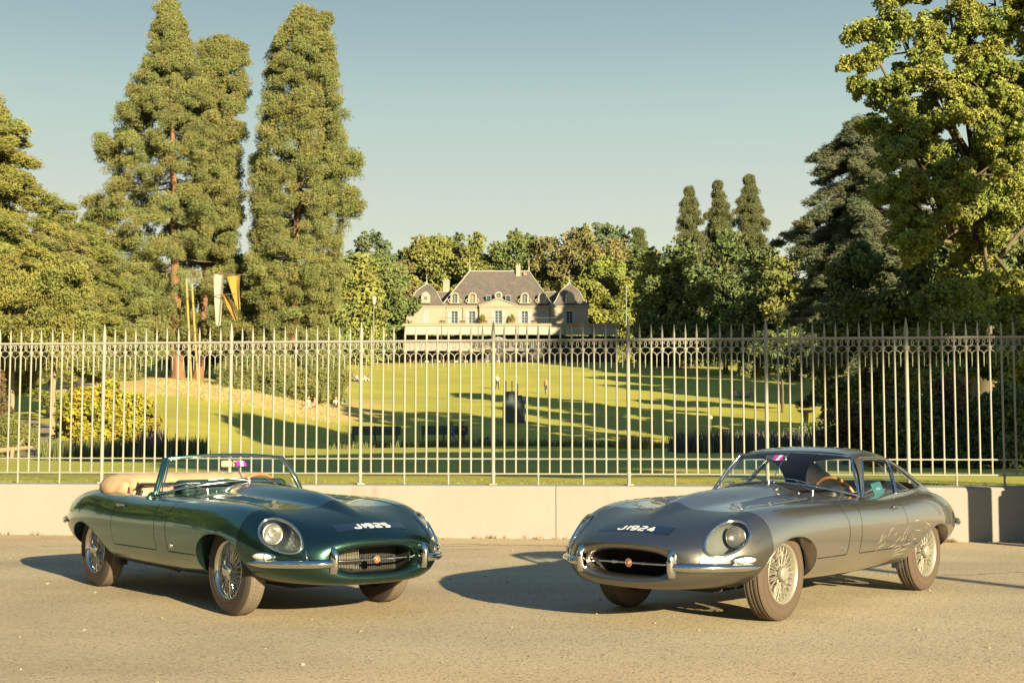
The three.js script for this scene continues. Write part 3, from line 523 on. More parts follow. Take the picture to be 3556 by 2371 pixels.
    part(ind, 'lens', fx(pill(.094, .025, .034)), phys(rgb(.75, .70, .58), .18, { clearcoat: 1 }));
    part(ind, 'divider', fx(new THREE.TorusGeometry(.027, .0035, 6, 20).rotateY(Math.PI / 2).scale(1, 1, 1.28).applyQuaternion(q4).translate(ia.x + .004 - .030 * id.x, ia.y, ia.z - .030 * id.z)), chrome);
    // rear quarter bumper
    const rp = []; for (const x of [-2.96, -3.03, -3.1, -3.18, -3.26, -3.33, -3.385]) { const q = sideAt(x, .53); rp.push(V(x + q.n[0] * .022, .532, q.p[2] + q.n[2] * .022)); } rp.push(V(-3.455, .535, .52), V(-3.505, .537, .42));
    const rcv = new THREE.CatmullRomCurve3(rp, false, 'centripetal'), rpp = [], rix = [], RN = 30, RM = 12;
    for (let i = 0; i <= RN; i++) { const t = i / RN, c = rcv.getPoint(t), tg = rcv.getTangent(t), out = V(-tg.z, 0, tg.x).multiplyScalar(-1); if (out.z < 0) out.negate(); const k = Math.pow(Math.min(1, t * 2.2), .5) * .97 + .03; for (let j = 0; j < RM; j++) { const a = j / RM * 2 * Math.PI; rpp.push(c.x + out.x * Math.cos(a) * .030 * k, c.y + Math.sin(a) * .031 * k, c.z + out.z * Math.cos(a) * .026 * k); if (i < RN) { const b = i * RM + j, d = i * RM + (j + 1) % RM; rix.push(b, b + RM, d, d, b + RM, d + RM); } } }
    const rg = new THREE.BufferGeometry(); rg.setAttribute('position', new THREE.Float32BufferAttribute(rpp, 3)); rg.setIndex(rix); rg.computeVertexNormals(); part(car, 'rear_bumper', fx(rg), chrome);
    const lk = sideAt(-.70, .462).p; part(car, 'bonnet_lock', [fx(new THREE.CylinderGeometry(.017, .02, .014, 20).rotateX(Math.PI / 2).translate(lk[0], lk[1], lk[2] + .004)), fx(box(.012, .03, .01, lk[0], lk[1], lk[2] + .012, .003))], chrome);
  }
  // ---- number painted on the nose
  {
    const top = clip(clip(S, x => x - .3), (x, y, z) => y - .5);
    const quad = (x, y, z) => { const k = .292 - Math.abs(z), u = Math.min(.842 - .16 * z * z - x, x - .738 + .16 * z * z); return Math.min(k - .55 * (.72 - x) * 0, u); };
    const P = shift(both(clip(top, quad)), .0016);
    const g = toGeo(P, p => [.5 - p[2] / .584, Math.min(1, Math.max(0, (.842 - .16 * p[2] * p[2] - p[0]) / .104))]);
    part(car, 'number_plate', g, new THREE.MeshPhysicalMaterial({ map: plateText(o.number), roughness: .35, clearcoat: .6 }));
  }
  // ---- louvres on the bonnet either side of the bulge
  {
    const lv = [];
    for (const s of [1, -1]) for (let i = 0; i < 14; i++) { const x = -.10 - i * .034, q = topAt(x, .365); const g = new THREE.SphereGeometry(1, 12, 8).scale(.009, .0075, .085).rotateY(0); g.applyQuaternion(new THREE.Quaternion().setFromUnitVectors(V(0, 1, 0), V(...q.n))); g.translate(q.p[0], q.p[1] - .001, q.p[2]); lv.push(s < 0 ? mirrorZ(g) : g); }
    part(car, 'bonnet_louvres', lv, o.paint);
  }
  {
    const bd = [], sm = [];
    for (const s of [1, -1]) {
      const pts = []; for (let i = 0; i <= 16; i++) { const q = topAt(lerp(.40, -.74, i / 16), lerp(.535, .50, i / 16)); pts.push(V(q.p[0], q.p[1] + .0005, q.p[2])); }
      const g = tube(pts, .0035, 60, 6); bd.push(s > 0 ? g : mirrorZ(g));
      const p2 = []; for (let i = 0; i <= 6; i++) { const q = frontAt(lerp(.505, .447, i / 6), .535); p2.push(V(...q.p)); } const h = tube(p2, .003, 12, 6); sm.push(s > 0 ? h : mirrorZ(h));
    }
    part(car, 'bonnet_bead', bd, o.paint); part(car, 'seam_trim', sm, chrome);
  }
  // ---- windscreen
  const bot = s => [-1.075 - .225 * s * s, .918 - .098 * s * s, .655 * s], H = C ? 0 : -.022, top = s => [-1.375 - (C ? .105 : .07) * s * s - (C ? 0 : -.03), 1.148 + H - .028 * s * s, (C ? .505 : .525) * s];
  part(car, 'windscreen', ruled(bot, top, 40, 12), glassM);
  const W = (s, t) => { const a = bot(s), b = top(s), k = .018 * Math.sin(Math.PI * t); return V(lerp(a[0], b[0], t) + k, lerp(a[1], b[1], t) + k * .6, lerp(a[2], b[2], t)); };
  const along = (f, n) => Array.from({ length: n + 1 }, (_, i) => f(i / n));
  const frameM = C ? chrome : o.paint;
  part(car, 'windscreen_frame', C ? [tube(along(t => W(-1 + 2 * t, 1), 24), .009, 60, 8), tube(along(t => W(-1, t), 8), .011, 24, 8), tube(along(t => W(1, t), 8), .011, 24, 8), tube(along(t => W(-1 + 2 * t, 0), 24), .009, 60, 8)]
    : [tube([...along(t => W(-1, t * .96), 8), ...along(t => W(-.985 + 1.97 * t, 1), 24), ...along(t => W(1, .96 * (1 - t)), 8)], .014, 160, 10)], frameM);
  if (!C) { // broad painted posts and the chrome strips inside them
    const posts = [], strips = [];
    for (const s of [-1, 1]) { const g = tube([V(-1.36, .775, s * .70), V(-1.352, .82, s * .682), ...along(t => W(s, t).add(V(-.020, 0, s * .012)), 5)], .020, 30, 10); posts.push(g); strips.push(tube(along(t => W(s * .965, .03 + .94 * t).add(V(.012, .004, 0)), 8), .006, 24, 6)); }
    part(car, 'windscreen_post', posts, o.paint); part(car, 'windscreen_trim', [...strips, tube(along(t => W(-.96 + 1.92 * t, .965).add(V(.008, 0, 0)), 20), .005, 50, 6), tube(along(t => W(-1 + 2 * t, 0), 24), .009, 60, 8)], chrome);
  }
  part(car, 'mirror_stay', tube([W(0, .99).add(V(-.03, 0, 0)), W(0, .5).add(V(-.03, 0, 0)), W(0, .02).add(V(-.03, 0, 0))], .0045, 20, 6), chrome);
  const mz = C ? .09 : -.035, mr = W(.05, C ? .78 : .60).add(V(-.10, 0, mz));
  const mir = part(car, 'mirror', [new RoundedBoxGeometry(.03, .055, .19, 3, .014).translate(mr.x, mr.y, mr.z), bar(mr.clone(), W(0, .82).add(V(-.03, 0, 0)), .007)], C ? dullChrome : o.mirror);
  const stk = document.createElement('canvas'); stk.width = 64; stk.height = 64; { const k = stk.getContext('2d'); k.fillStyle = '#b8309c'; k.fillRect(0, 0, 64, 64); k.fillStyle = '#f0e8f0'; k.beginPath(); k.moveTo(20, 64); k.lineTo(34, 0); k.lineTo(54, 0); k.lineTo(42, 64); k.fill(); k.fillStyle = '#b8309c'; k.font = 'bold 26px sans-serif'; k.fillText('14', 22, 42); }
  const st = new THREE.CanvasTexture(stk); st.colorSpace = THREE.SRGBColorSpace;
  const sp = W(C ? .12 : -.10, C ? .80 : .62).add(V(-.004, 0, 0)), sg = new THREE.PlaneGeometry(.085, .062).rotateY(Math.PI / 2).rotateZ(-.0).applyMatrix4(new THREE.Matrix4().makeRotationZ(.85)); sg.translate(sp.x - .02, sp.y, sp.z);
  part(car, 'sticker', sg, new THREE.MeshStandardMaterial({ map: st, roughness: .5, side: THREE.DoubleSide }));
  // ---- three wipers
  for (const [s0, s1, t1] of [[-.55, -.08, .10], [-.02, .46, .10], [.5, .93, .12]]) {
    const w0 = W(s0, 0), tq = topAt(w0.x + .05, w0.z), a = V(tq.p[0], tq.p[1] + .012, tq.p[2]), b = W((s0 + s1) / 2, t1 * .9).add(V(.022, .008, 0));
    part(car, 'wiper', [bar(a, b, .005, .003, 6), new THREE.CylinderGeometry(.012, .015, .02, 14).translate(a.x, a.y, a.z), tube([W(s0 + .06, t1 * .45).add(V(.018, .006, 0)), b, W(s1, t1 * 1.0).add(V(.018, .006, 0))], .0045, 16, 6)], dullChrome);
  }
  for (const s of [-1, 1]) { const q = topAt(-.98, .30 * s); part(car, 'washer_jet', new THREE.SphereGeometry(.011, 10, 8).translate(q.p[0], q.p[1] + .004, q.p[2]), chrome); }
  // ---- cabin: dashboard, wheel, seats
  const sw = new THREE.Group(); sw.name = 'steering_wheel'; car.add(sw); sw.position.set(-1.50, C ? .775 : .785, -.34); sw.rotation.set(0, 0, -.33);
  part(sw, 'wheel_rim', new THREE.TorusGeometry(.185, .0125, 12, 64).rotateY(Math.PI / 2), o.wood);
  part(sw, 'spokes', [0, 1, 2].map(i => box(.003, .18, .03, 0, .09, 0).rotateX(Math.PI / 3 + i * 2 * Math.PI / 3)).concat([new THREE.CylinderGeometry(.04, .045, .03, 24).rotateZ(Math.PI / 2)]), dullChrome);
  part(car, 'dashboard', [new RoundedBoxGeometry(.22, .12, C ? 1.0 : .96, 4, .055).translate(-1.31, C ? .835 : .868, 0), new RoundedBoxGeometry(.10, .2, 1.24, 3, .03).translate(-1.40, .74, 0)], o.dash);
  for (const s of [-1, 1]) part(car, 'seat', [new RoundedBoxGeometry(.50, .16, .46, 4, .06).translate(-1.85, .40, s * .33), new RoundedBoxGeometry(.16, .42, .46, 4, .07).rotateZ(.28).translate(-2.13, .58, s * .33)], o.seat);
  part(car, 'cabin_floor', [box(1.5, .02, 1.2, -1.75, .30, 0), box(.02, .45, 1.2, -2.38, .52, 0)], black);
  if (C) makeCabin(car, o, W); else makeHood(car, o);
  // ---- wheels
  const proto = wheelParts(o);
  for (const [x, s, st] of [[0, 1, o.steer], [0, -1, o.steer], [-2.438, 1, 0], [-2.438, -1, 0]]) {
    const w = proto.clone(); w.position.set(x, .325, s * .622); w.rotation.y = (s < 0 ? Math.PI : 0) + st; w.rotation.z = 0; car.add(w);
  }
  const ex = []; for (const s of [-.05, .05]) ex.push(bar(V(-1.2, .19, s), V(-3.4, .24, s), .022, .022, 10)); part(car, 'exhaust_pipe', ex, dullChrome);
  part(car, 'front_subframe', [box(.5, .14, .7, .1, .27, 0), box(.12, .10, 1.1, 0, .30, 0)], black); part(car, 'rear_axle', box(.4, .2, .9, -2.44, .32, 0), black);
  for (const s of [1, -1]) { part(car, 'jacking_point', box(.07, .045, .06, -2.03, .235, .62 * s), black); part(car, 'radius_arm', bar(V(-2.1, .23, .4 * s), V(-1.2, .225, .5 * s), .02), black); }
  for (const s of [1, -1]) { const q = sideAt(-3.30, .60).p; part(car, 'tail_light', new THREE.SphereGeometry(1, 14, 10).scale(.06, .03, .02).translate(q[0], q[1], s * (q[2])), mat(rgb(.25, .02, .01), .2)); }
  if (o.scratches) { // pale scrapes through the paint ahead of the left rear wheel
    reseed(414); const list = [[245, 720, 330, 600], [230, 825, 322, 690], [258, 690, 300, 560], [345, 640, 402, 510], [370, 560, 432, 480], [455, 705, 522, 620], [430, 615, 470, 560], [540, 730, 552, 590, 602, 490], [562, 740, 602, 560, 596, 440], [385, 785, 470, 720], [440, 785, 545, 735], [470, 830, 560, 770], [470, 865, 600, 800], [480, 905, 560, 860], [490, 800, 600, 735, 700, 705], [560, 810, 665, 790], [500, 880, 640, 850], [690, 545, 735, 540, 800, 552], [668, 660, 735, 658], [815, 430, 870, 455, 902, 492], [690, 415, 745, 398], [835, 470, 838, 525], [682, 580, 672, 650], [300, 760, 340, 700], [520, 690, 560, 640]], geo = [];
    for (const l of list) { const pts = []; for (let i = 0; i < l.length; i += 2) { const x = -1.80 - (l[i] - 600) / 680; pts.push([x, .62 - (l[i + 1] - 400) / 1713 + (x + 1.8) * .05]); }
      const pos = [], idx = [], N = 8 * (pts.length - 1); for (let i = 0; i <= N; i++) { const f = i / N * (pts.length - 1), s = Math.min(pts.length - 2, Math.floor(f)), u = f - s, x = lerp(pts[s][0], pts[s + 1][0], u), y = lerp(pts[s][1], pts[s + 1][1], u); const dx = pts[s + 1][0] - pts[s][0], dy = pts[s + 1][1] - pts[s][1], L = Math.hypot(dx, dy), w = rr(.0008, .0042) * Math.sin(Math.PI * Math.min(.92, Math.max(.08, i / N))); for (const q of [-1, 1]) { const b = sideAt(x - q * dy / L * w, y + q * dx / L * w); pos.push(b.p[0] + b.n[0] * .0015, b.p[1] + b.n[1] * .0015, -b.p[2] - b.n[2] * .0015); } if (i) { const k = 2 * i; idx.push(k - 2, k, k - 1, k - 1, k, k + 1); } }
      const g = new THREE.BufferGeometry(); g.setAttribute('position', new THREE.Float32BufferAttribute(pos, 3)); g.setIndex(idx); g.computeVertexNormals(); geo.push(g); }
    part(car, 'scratches', geo, mat(rgb(.27, .255, .22), .7));
  }
  car.position.set(o.x, 0, o.z); car.rotation.y = o.yaw - Math.PI / 2;
  return car;
}
function makeHood(car, o) {
  // folded hood under its cloth cover: a thick roll behind the seats whose ends come forward along the sides
  const N = 90, M = 24, pos = [], idx = [], nz = noiseGrid(32, 5);
  const path = new THREE.CatmullRomCurve3([V(-1.93, .80, -.605), V(-2.05, .82, -.615), V(-2.2, .835, -.60), V(-2.33, .84, -.50), V(-2.38, .84, -.28), V(-2.39, .84, 0), V(-2.38, .84, .28), V(-2.33, .84, .50), V(-2.2, .835, .60), V(-2.05, .82, .615), V(-1.93, .80, .605)], false, 'centripetal');
  for (let i = 0; i <= N; i++) {
    const t = i / N, c = path.getPointAt(t), tg = path.getTangentAt(t), sd = V(tg.z, 0, -tg.x).normalize(), e = Math.min(t, 1 - t), cap = Math.sqrt(Math.min(1, e / .035)) * .98 + .02, mid = smooth(.03, .22, e);
    const rx = lerp(.062, .17, mid) * cap, ry = lerp(.085, .12, smooth(.0, .14, e)) * cap;
    for (let j = 0; j <= M; j++) { const a = j / M * 2 * Math.PI, f = .016 * (nz(t * 26 + 20, j * .45) - .5) + .010 * (nz(t * 60, j * .9) - .5); pos.push(c.x + sd.x * (rx + f) * Math.cos(a), c.y + (ry + f) * Math.sin(a), c.z + sd.z * (rx + f) * Math.cos(a)); if (i < N && j < M) { const q = i * (M + 1) + j; idx.push(q, q + M + 1, q + 1, q + 1, q + M + 1, q + M + 2); } }
  }
  const g = new THREE.BufferGeometry(); g.setAttribute('position', new THREE.Float32BufferAttribute(pos, 3)); g.setIndex(idx); g.computeVertexNormals();
  part(car, 'hood_cover', g, o.cloth);
  const sd = []; for (const s of [1, -1]) sd.push(tube([V(-1.98, .86, s * .60), V(-1.92, .83, s * .62), V(-1.92, .76, s * .62)], .010, 12, 8));
  part(car, 'cover_piping', [tube(Array.from({ length: 20 }, (_, i) => { const a = -1 + 2 * i / 19; return V(-2.185 + .30 * Math.abs(a) ** 6, .855, .56 * a); }), .006, 60, 6), ...sd], mat(rgb(.06, .03, .02), .8));
  // inner side of the doors and the trim round the opening
  for (const s of [1, -1]) part(car, 'door_trim', [new RoundedBoxGeometry(.62, .36, .02, 2, .008).translate(-1.56, .60, s * .655), new RoundedBoxGeometry(.52, .022, .05, 2, .009).translate(-1.60, .790, s * .668)], o.trim);
  part(car, 'rear_bulkhead', [box(.03, .40, 1.22, -2.10, .62, 0)], o.trim);
}
function makeCabin(car, o, W) {
  const full = loftMesh(cabinLoft, -1, CABIN.length, 150, -1, CABIN[0].p.length - 1, 64);
  const topY = x => 1.098 - .26 * Math.pow(Math.max(0, -1.85 - x) / .68, 2) - .10 * Math.max(0, x + 1.58);
  const beltY = x => .775 + .05 * smooth(-1.3, -1.9, x) + .035 * smooth(-1.9, -2.5, x);
  const pill = y => -1.845 - (y - .83) * .75;
  const edgeA = y => -1.275 - (y - .80) * .98;
  const sideF = (x, y, z) => Math.min(topY(x) - y, y - beltY(x), edgeA(y) - x, x + 2.545, z - .3); // > 0 in the glass of the side
  const win1 = (x, y, z) => Math.min(sideF(x, y, z), x - pill(y) - .012), win2 = (x, y, z) => Math.min(sideF(x, y, z), pill(y) - .014 - x, (x + 2.56) * 1.0 - .20 * Math.max(0, y - .9));
  const rearF = (x, y, z) => Math.min(.36 - .0 * x - Math.abs(z), -2.42 - .25 * z * z - x, x + 2.98, y - .5);
  const s1 = clip(full, (x, y, z) => -win1(x, y, z)), s2 = clip(s1, (x, y, z) => -win2(x, y, z)), shell = clip(s2, (x, y, z) => -rearF(x, y, z));
  const roof = part(car, 'roof', toGeo(both(shell)), o.paint);
  part(car, 'roof_lining', toGeo(both(shift(clip(shell, (x, y, z) => x + 2.7), -.02))), o.lining);
  const loops = f => chains(clip(full, f).cut);
  for (const s of [1, -1]) {
    const fx = g => s > 0 ? g : mirrorZ(g);
    for (const [n, f] of [['side_window', win1], ['quarter_window', win2]]) {
      const gl = clip(shift(full, -.004), f);
      const w = part(car, n, toGeo(s > 0 ? gl : flipZ(gl)), glassM);
      part(w, 'window_frame', loops(f).map(l => fx(ribbonLoop(l, .0075, 80, .001))), chrome);
    }
  }
  const rg = clip(shift(full, -.004), rearF); part(car, 'rear_window', toGeo(both(rg)), glassM);
  // drip rail over the doors
  const rail = Array.from({ length: 26 }, (_, i) => { const x = lerp(-1.52, -2.5, i / 25), y = topY(x) + .016; let b = full.pos[0], d = 9, nn; full.pos.forEach((p, k) => { const e = (p[0] - x) ** 2 + (p[1] - y) ** 2; if (e < d) { d = e; b = p; nn = full.nor[k]; } }); return V(x, y, b[2] + nn[2] * .004); });
  for (const s of [1, -1]) { const g = tube(rail, .006, 60, 6); part(car, 'drip_rail', s > 0 ? g : mirrorZ(g), chrome); }
  // papers propped in the driver's window
  const c = document.createElement('canvas'); c.width = 128; c.height = 96; const k = c.getContext('2d'); k.fillStyle = '#23525a'; k.fillRect(0, 0, 128, 96); k.strokeStyle = '#9fd0cc'; k.lineWidth = 2; k.beginPath(); k.moveTo(38, 50); k.quadraticCurveTo(50, 40, 62, 46); k.quadraticCurveTo(76, 40, 92, 50); k.lineTo(90, 56); k.lineTo(40, 56); k.closePath(); k.stroke();
  const t = new THREE.CanvasTexture(c); t.colorSpace = THREE.SRGBColorSpace;
  const bk = new RoundedBoxGeometry(.17, .105, .012, 2, .004).rotateX(.35).rotateZ(-.10).translate(-1.735, .862, -.600);
  part(car, 'booklet', bk, new THREE.MeshStandardMaterial({ map: t, roughness: .6 }));
}
function makeCars() {
  const silver = phys(rgb(.41, .395, .365), .31, { metalness: .95, clearcoat: 1, clearcoatRoughness: .03 });
  const green = phys(rgb(.075, .180, .160), .25, { metalness: .96, clearcoat: 1, clearcoatRoughness: .02 });
  const tyreM = mat(rgb(.035, .026, .02), .8), dusty = mat(rgb(.068, .048, .033), .85);
  const tr = c => { treadTex.repeat.set(16, 1); return new THREE.MeshStandardMaterial({ color: c, roughness: .9, bumpMap: treadTex, bumpScale: .006 }); };
  const wood = mat(rgb(.42, .17, .05), .3);
  const common = { lens: phys(rgb(.92, .92, .88), .06, { transmission: .92, thickness: 0 }), refl: mat(rgb(.42, .42, .40), .2, { metalness: 1 }), mirror: mat(rgb(.55, .38, .22), .5), wood };
  makeCar({ ...common, name: 'green_roadster', label: 'dark green open vintage sports car with beige folded hood and number JI925', coupe: false, paint: green, number: 'JI925', bowl: mat(rgb(.10, .13, .14), .28, { metalness: .7 }), x: -1.499, z: -10.202, yaw: .6829, steer: 0, ears: true, turn: .55,
    tyre: tyreM, tread: tr(rgb(.12, .095, .07)), rim: mat(rgb(.55, .55, .54), .14, { metalness: 1 }), hub: chrome, spoke: mat(rgb(.6, .6, .58), .2, { metalness: 1 }), rad: mat(rgb(.018, .018, .018), .6), grid: true, gridMat: mat(rgb(.16, .145, .12), .5, { metalness: .3 }),
    dash: mat(rgb(.012, .03, .035), .5), seat: mat(rgb(.50, .36, .20), .6), trim: mat(rgb(.52, .38, .22), .6), cloth: mat(rgb(.33, .235, .14), .9, { side: THREE.DoubleSide }) });
  makeCar({ ...common, name: 'grey_coupe', label: 'metallic grey vintage sports coupe with scratched flank and number JI924', coupe: true, scratches: true, paint: silver, number: 'JI924', bowl: mat(rgb(.11, .125, .12), .4), x: 1.358, z: -9.936, yaw: -.6983, steer: 0, ears: false,
    tyre: dusty, tread: tr(rgb(.09, .07, .052)), rim: mat(rgb(.30, .285, .24), .4, { metalness: .5 }), hub: mat(rgb(.30, .285, .24), .4, { metalness: .5 }), spoke: mat(rgb(.32, .30, .25), .4, { metalness: .4 }), rad: black, grid: false,
    dash: mat(rgb(.02, .02, .022), .5), seat: mat(rgb(.02, .018, .018), .5), lining: mat(rgb(.05, .048, .05), .9) });
}
// ---------- trees ----------
function leafCluster(n, opt, s) {
  const st = seed; reseed(s); const pos = [], idx = [];
  for (let i = 0; i < n; i++) {
    let p = V(rr(-1, 1), rr(-1, 1), rr(-1, 1)); if (p.length() > 1) p.multiplyScalar(.95 / p.length());
    p.multiply(V(1, opt.flat ?? .8, 1));
    const dir = V(rr(-1, 1), rr(-1, 1) * (opt.tilt ?? 1) + (opt.up ?? 0), rr(-1, 1)).normalize(), side = V(rr(-1, 1), rr(-.6, .6), rr(-1, 1)).cross(dir).normalize();
    const L = opt.len * rr(.7, 1.3), W = opt.wid * rr(.7, 1.2), k = pos.length / 3, cup = dir.clone().cross(side).multiplyScalar(W * .35);
    const a = p.clone().addScaledVector(dir, -L / 2), b = p.clone().addScaledVector(side, W / 2).add(cup), c = p.clone().addScaledVector(dir, L / 2), d = p.clone().addScaledVector(side, -W / 2).add(cup);
    pos.push(...a, ...b, ...c, ...d); idx.push(k, k + 1, k + 2, k, k + 2, k + 3);
  }
  seed = st; const g = new THREE.BufferGeometry(); g.setAttribute('position', new THREE.Float32BufferAttribute(pos, 3)); g.setIndex(idx); const h = g.toNonIndexed(); h.computeVertexNormals(); return h;
}
const LEAF = {
  broad: leafCluster(26, { len: .62, wid: .46 }, 1), broadBig: leafCluster(20, { len: .78, wid: .62 }, 2),
  sequoia: leafCluster(46, { len: .62, wid: .12, tilt: 1, up: .45 }, 3), spruce: leafCluster(30, { len: .95, wid: .15, up: -.65, tilt: .7 }, 4),
  cedar: leafCluster(40, { len: .62, wid: .11, flat: .30, tilt: .35 }, 5), far: leafCluster(16, { len: .72, wid: .50 }, 6), fine: leafCluster(36, { len: .42, wid: .22 }, 7),
};
const leafMat = (r, g, b, t = 0) => t ? phys(rgb(r, g, b), .75, { transmission: t, thickness: 0, side: THREE.DoubleSide, specularIntensity: .35 }) : mat(rgb(r, g, b), .8, { side: THREE.DoubleSide });
const bark = mat(rgb(.10, .075, .05), .95), redBark = mat(rgb(.17, .09, .05), .95), darkBark = mat(rgb(.05, .042, .032), .95), paleBark = mat(rgb(.22, .17, .11), .95);
function crownMesh(parent, name, geo, material, list) {
  const m = new THREE.InstancedMesh(geo, material, list.length), M = new THREE.Matrix4(), q = new THREE.Quaternion(), e = new THREE.Euler(), c = new THREE.Color();
  list.forEach((l, i) => { e.set(l.tx ?? rr(-.35, .35), rr(0, 6.28), l.tz ?? rr(-.35, .35)); M.compose(l.p, q.setFromEuler(e), l.s); m.setMatrixAt(i, M); c.setRGB(l.c * (l.w ?? 1), l.c, l.c * .95); m.setColorAt(i, c); });
  m.name = name; m.userData.kind = 'stuff'; shadows(m); parent.add(m); return m;
}
// puffs: [{p, r: V}] -> leaf clusters over each puff
function fill(puffs, per, size, o = {}) {
  const out = [];
  for (const f of puffs) {
    const n = Math.max(3, Math.round(per * (f.k ?? 1))), tone = (f.c ?? 1) * rr(.82, 1.18), w = rr(.9, 1.16);
    for (let i = 0; i < n; i++) {
      const a = rr(0, 6.283), cz = o.dome ? rr(-.55, 1) : rr(-1, 1), s = Math.sqrt(1 - cz * cz), k = Math.pow(rnd(), .45);
      const z = size * rr(.7, 1.3);
      out.push({ p: V(f.p.x + Math.cos(a) * s * k * f.r.x, f.p.y + cz * k * f.r.y, f.p.z + Math.sin(a) * s * k * f.r.z), s: V(z, z * (o.sy ?? 1), z), c: tone * rr(.85, 1.15), w });
    }
  }
  return out;
}
function trunkGeo(base, top, r0, r1, wob = .03, flare = 1.5) {
  const n = 10, pts = [], L = top.y - base.y; for (let i = 0; i <= n; i++) { const t = i / n; pts.push(V(lerp(base.x, top.x, t) + rr(-1, 1) * wob * L * .15 * (i > 0), lerp(base.y, top.y, t), lerp(base.z, top.z, t) + rr(-1, 1) * wob * L * .15 * (i > 0))); }
  const c = new THREE.CatmullRomCurve3(pts), g = new THREE.TubeGeometry(c, 24, 1, 10), p = g.attributes.position;
  for (let i = 0; i < p.count; i++) { const k = Math.floor(i / 11), t = k / 24, q = c.getPointAt(t), r = lerp(r0, r1, t) * (1 + (flare - 1) * Math.pow(1 - Math.min(1, t * 6), 2)) * (1 + .10 * Math.sin(i * 2.4 + k * .3)); p.setXYZ(i, q.x + (p.getX(i) - q.x) * r, q.y + (p.getY(i) - q.y) * r, q.z + (p.getZ(i) - q.z) * r); }
  g.computeVertexNormals(); return g;
}
const limb = (a, b, r0, r1, sag = 0) => { const m = a.clone().lerp(b, .5); m.y += sag; return (() => { const c = new THREE.CatmullRomCurve3([a, m, b]), g = new THREE.TubeGeometry(c, 8, 1, 6), p = g.attributes.position; for (let i = 0; i < p.count; i++) { const k = Math.floor(i / 7), t = k / 8, q = c.getPointAt(t), r = lerp(r0, r1, t); p.setXYZ(i, q.x + (p.getX(i) - q.x) * r, q.y + (p.getY(i) - q.y) * r, q.z + (p.getZ(i) - q.z) * r); } return g; })(); };
function treeThing(name, label, group) { return thing(name, label, 'tree', group); }
// a broad crown made of lobes [dx, dy, dz, rx, ry, rz] about the foot
function broadTree(o) {
  reseed(o.seed); const t = treeThing(o.name, o.label, o.group), b = o.at, puffs = [], limbs = [];
  const top = V(b.x, b.y + o.h * .72, b.z), fork = V(b.x, b.y + o.h * (o.fork ?? .3), b.z);
  for (const [dx, dy, dz, rx, ry, rz] of o.lobes) {
    const c = V(b.x + dx, b.y + dy, b.z + dz), n = Math.round((rx * ry + ry * rz + rx * rz) / 3 * (o.dens ?? 3) / (o.puff * o.puff));
    for (let i = 0; i < n; i++) {
      const a = rr(0, 6.283), cz = rr(-.75, 1), s = Math.sqrt(1 - cz * cz), k = rr(.66, 1.06), r = o.puff * rr(.6, 1.35);
      puffs.push({ p: V(c.x + Math.cos(a) * s * rx * k, c.y + cz * ry * k, c.z + Math.sin(a) * s * rz * k), r: V(r, r * .8, r), k: 1 });
    }
    limbs.push(limb(fork.clone().lerp(top, rr(0, .6)), c, o.r * .26, o.r * .07, rr(-.3, .6)));
    for (let i = 0; i < 3; i++) limbs.push(limb(c, V(c.x + rr(-.8, .8) * rx, c.y + rr(-.2, .8) * ry, c.z + rr(-.8, .8) * rz), o.r * .09, o.r * .03, 0));
  }
  part(t, 'trunk', trunkGeo(V(b.x, b.y - .5, b.z), top, o.r, o.r * .3), o.bark ?? bark);
  part(t, 'limbs', limbs, o.bark ?? bark);
  crownMesh(t, 'crown', o.leaf ?? LEAF.broad, o.mat, fill(puffs, o.per, o.size));
  return t;
}
// tall giant-sequoia cone of rounded tufts; prof(t) half width at height t
function sequoia(o) {
  reseed(o.seed); const t = treeThing(o.name, o.label, o.group), b = o.at, puffs = [], limbs = [], top = V(b.x + (o.lean ?? 0), b.y + o.h, b.z);
  const N = o.n;
  for (let i = 0; i < N; i++) {
    const h = lerp(o.skirt ?? .10, 1, Math.pow(rnd(), .88)), a = rr(0, 6.283), R = o.prof(h), lump = 1 + .07 * Math.sin(a * 3 + h * 19 + o.seed) + .06 * Math.sin(a * 5 - h * 33), k = (i % 4 ? rr(.84, 1.03) : rr(.2, .8)) * lump;
    const ax = lerp(b.x, top.x, h), r = o.puff * rr(.55, 1.6) * (1 - .30 * h);
    const p = V(ax + Math.cos(a) * R * k, b.y + o.h * h - R * k * .22, b.z + Math.sin(a) * R * k);
    puffs.push({ p, r: V(r * .92, r * .95, r * .92), c: 1 }); if (i % 5 === 0) limbs.push(limb(V(ax, p.y + R * .10, b.z), p, .14 * (1.1 - h), .04, -.3));
  }
  for (const [h, dx, r] of o.extra ?? []) for (let i = 0; i < 16; i++) puffs.push({ p: V(lerp(b.x, top.x, h) + dx + rr(-.6, .6) * r, b.y + o.h * h + rr(-1, 1) * r, b.z + rr(-.6, .6) * r), r: V(r * .5, r * .45, r * .5) });
  part(t, 'trunk', trunkGeo(V(o.foot ?? b.x, b.y - .6, b.z), V(top.x, top.y - 1, top.z), o.r * .85, .06, .01, 1.4), redBark); part(t, 'limbs', limbs, bark);
  crownMesh(t, 'crown', LEAF.sequoia, o.mat, fill(puffs, o.per, o.size, { dome: true }));
  return t;
}
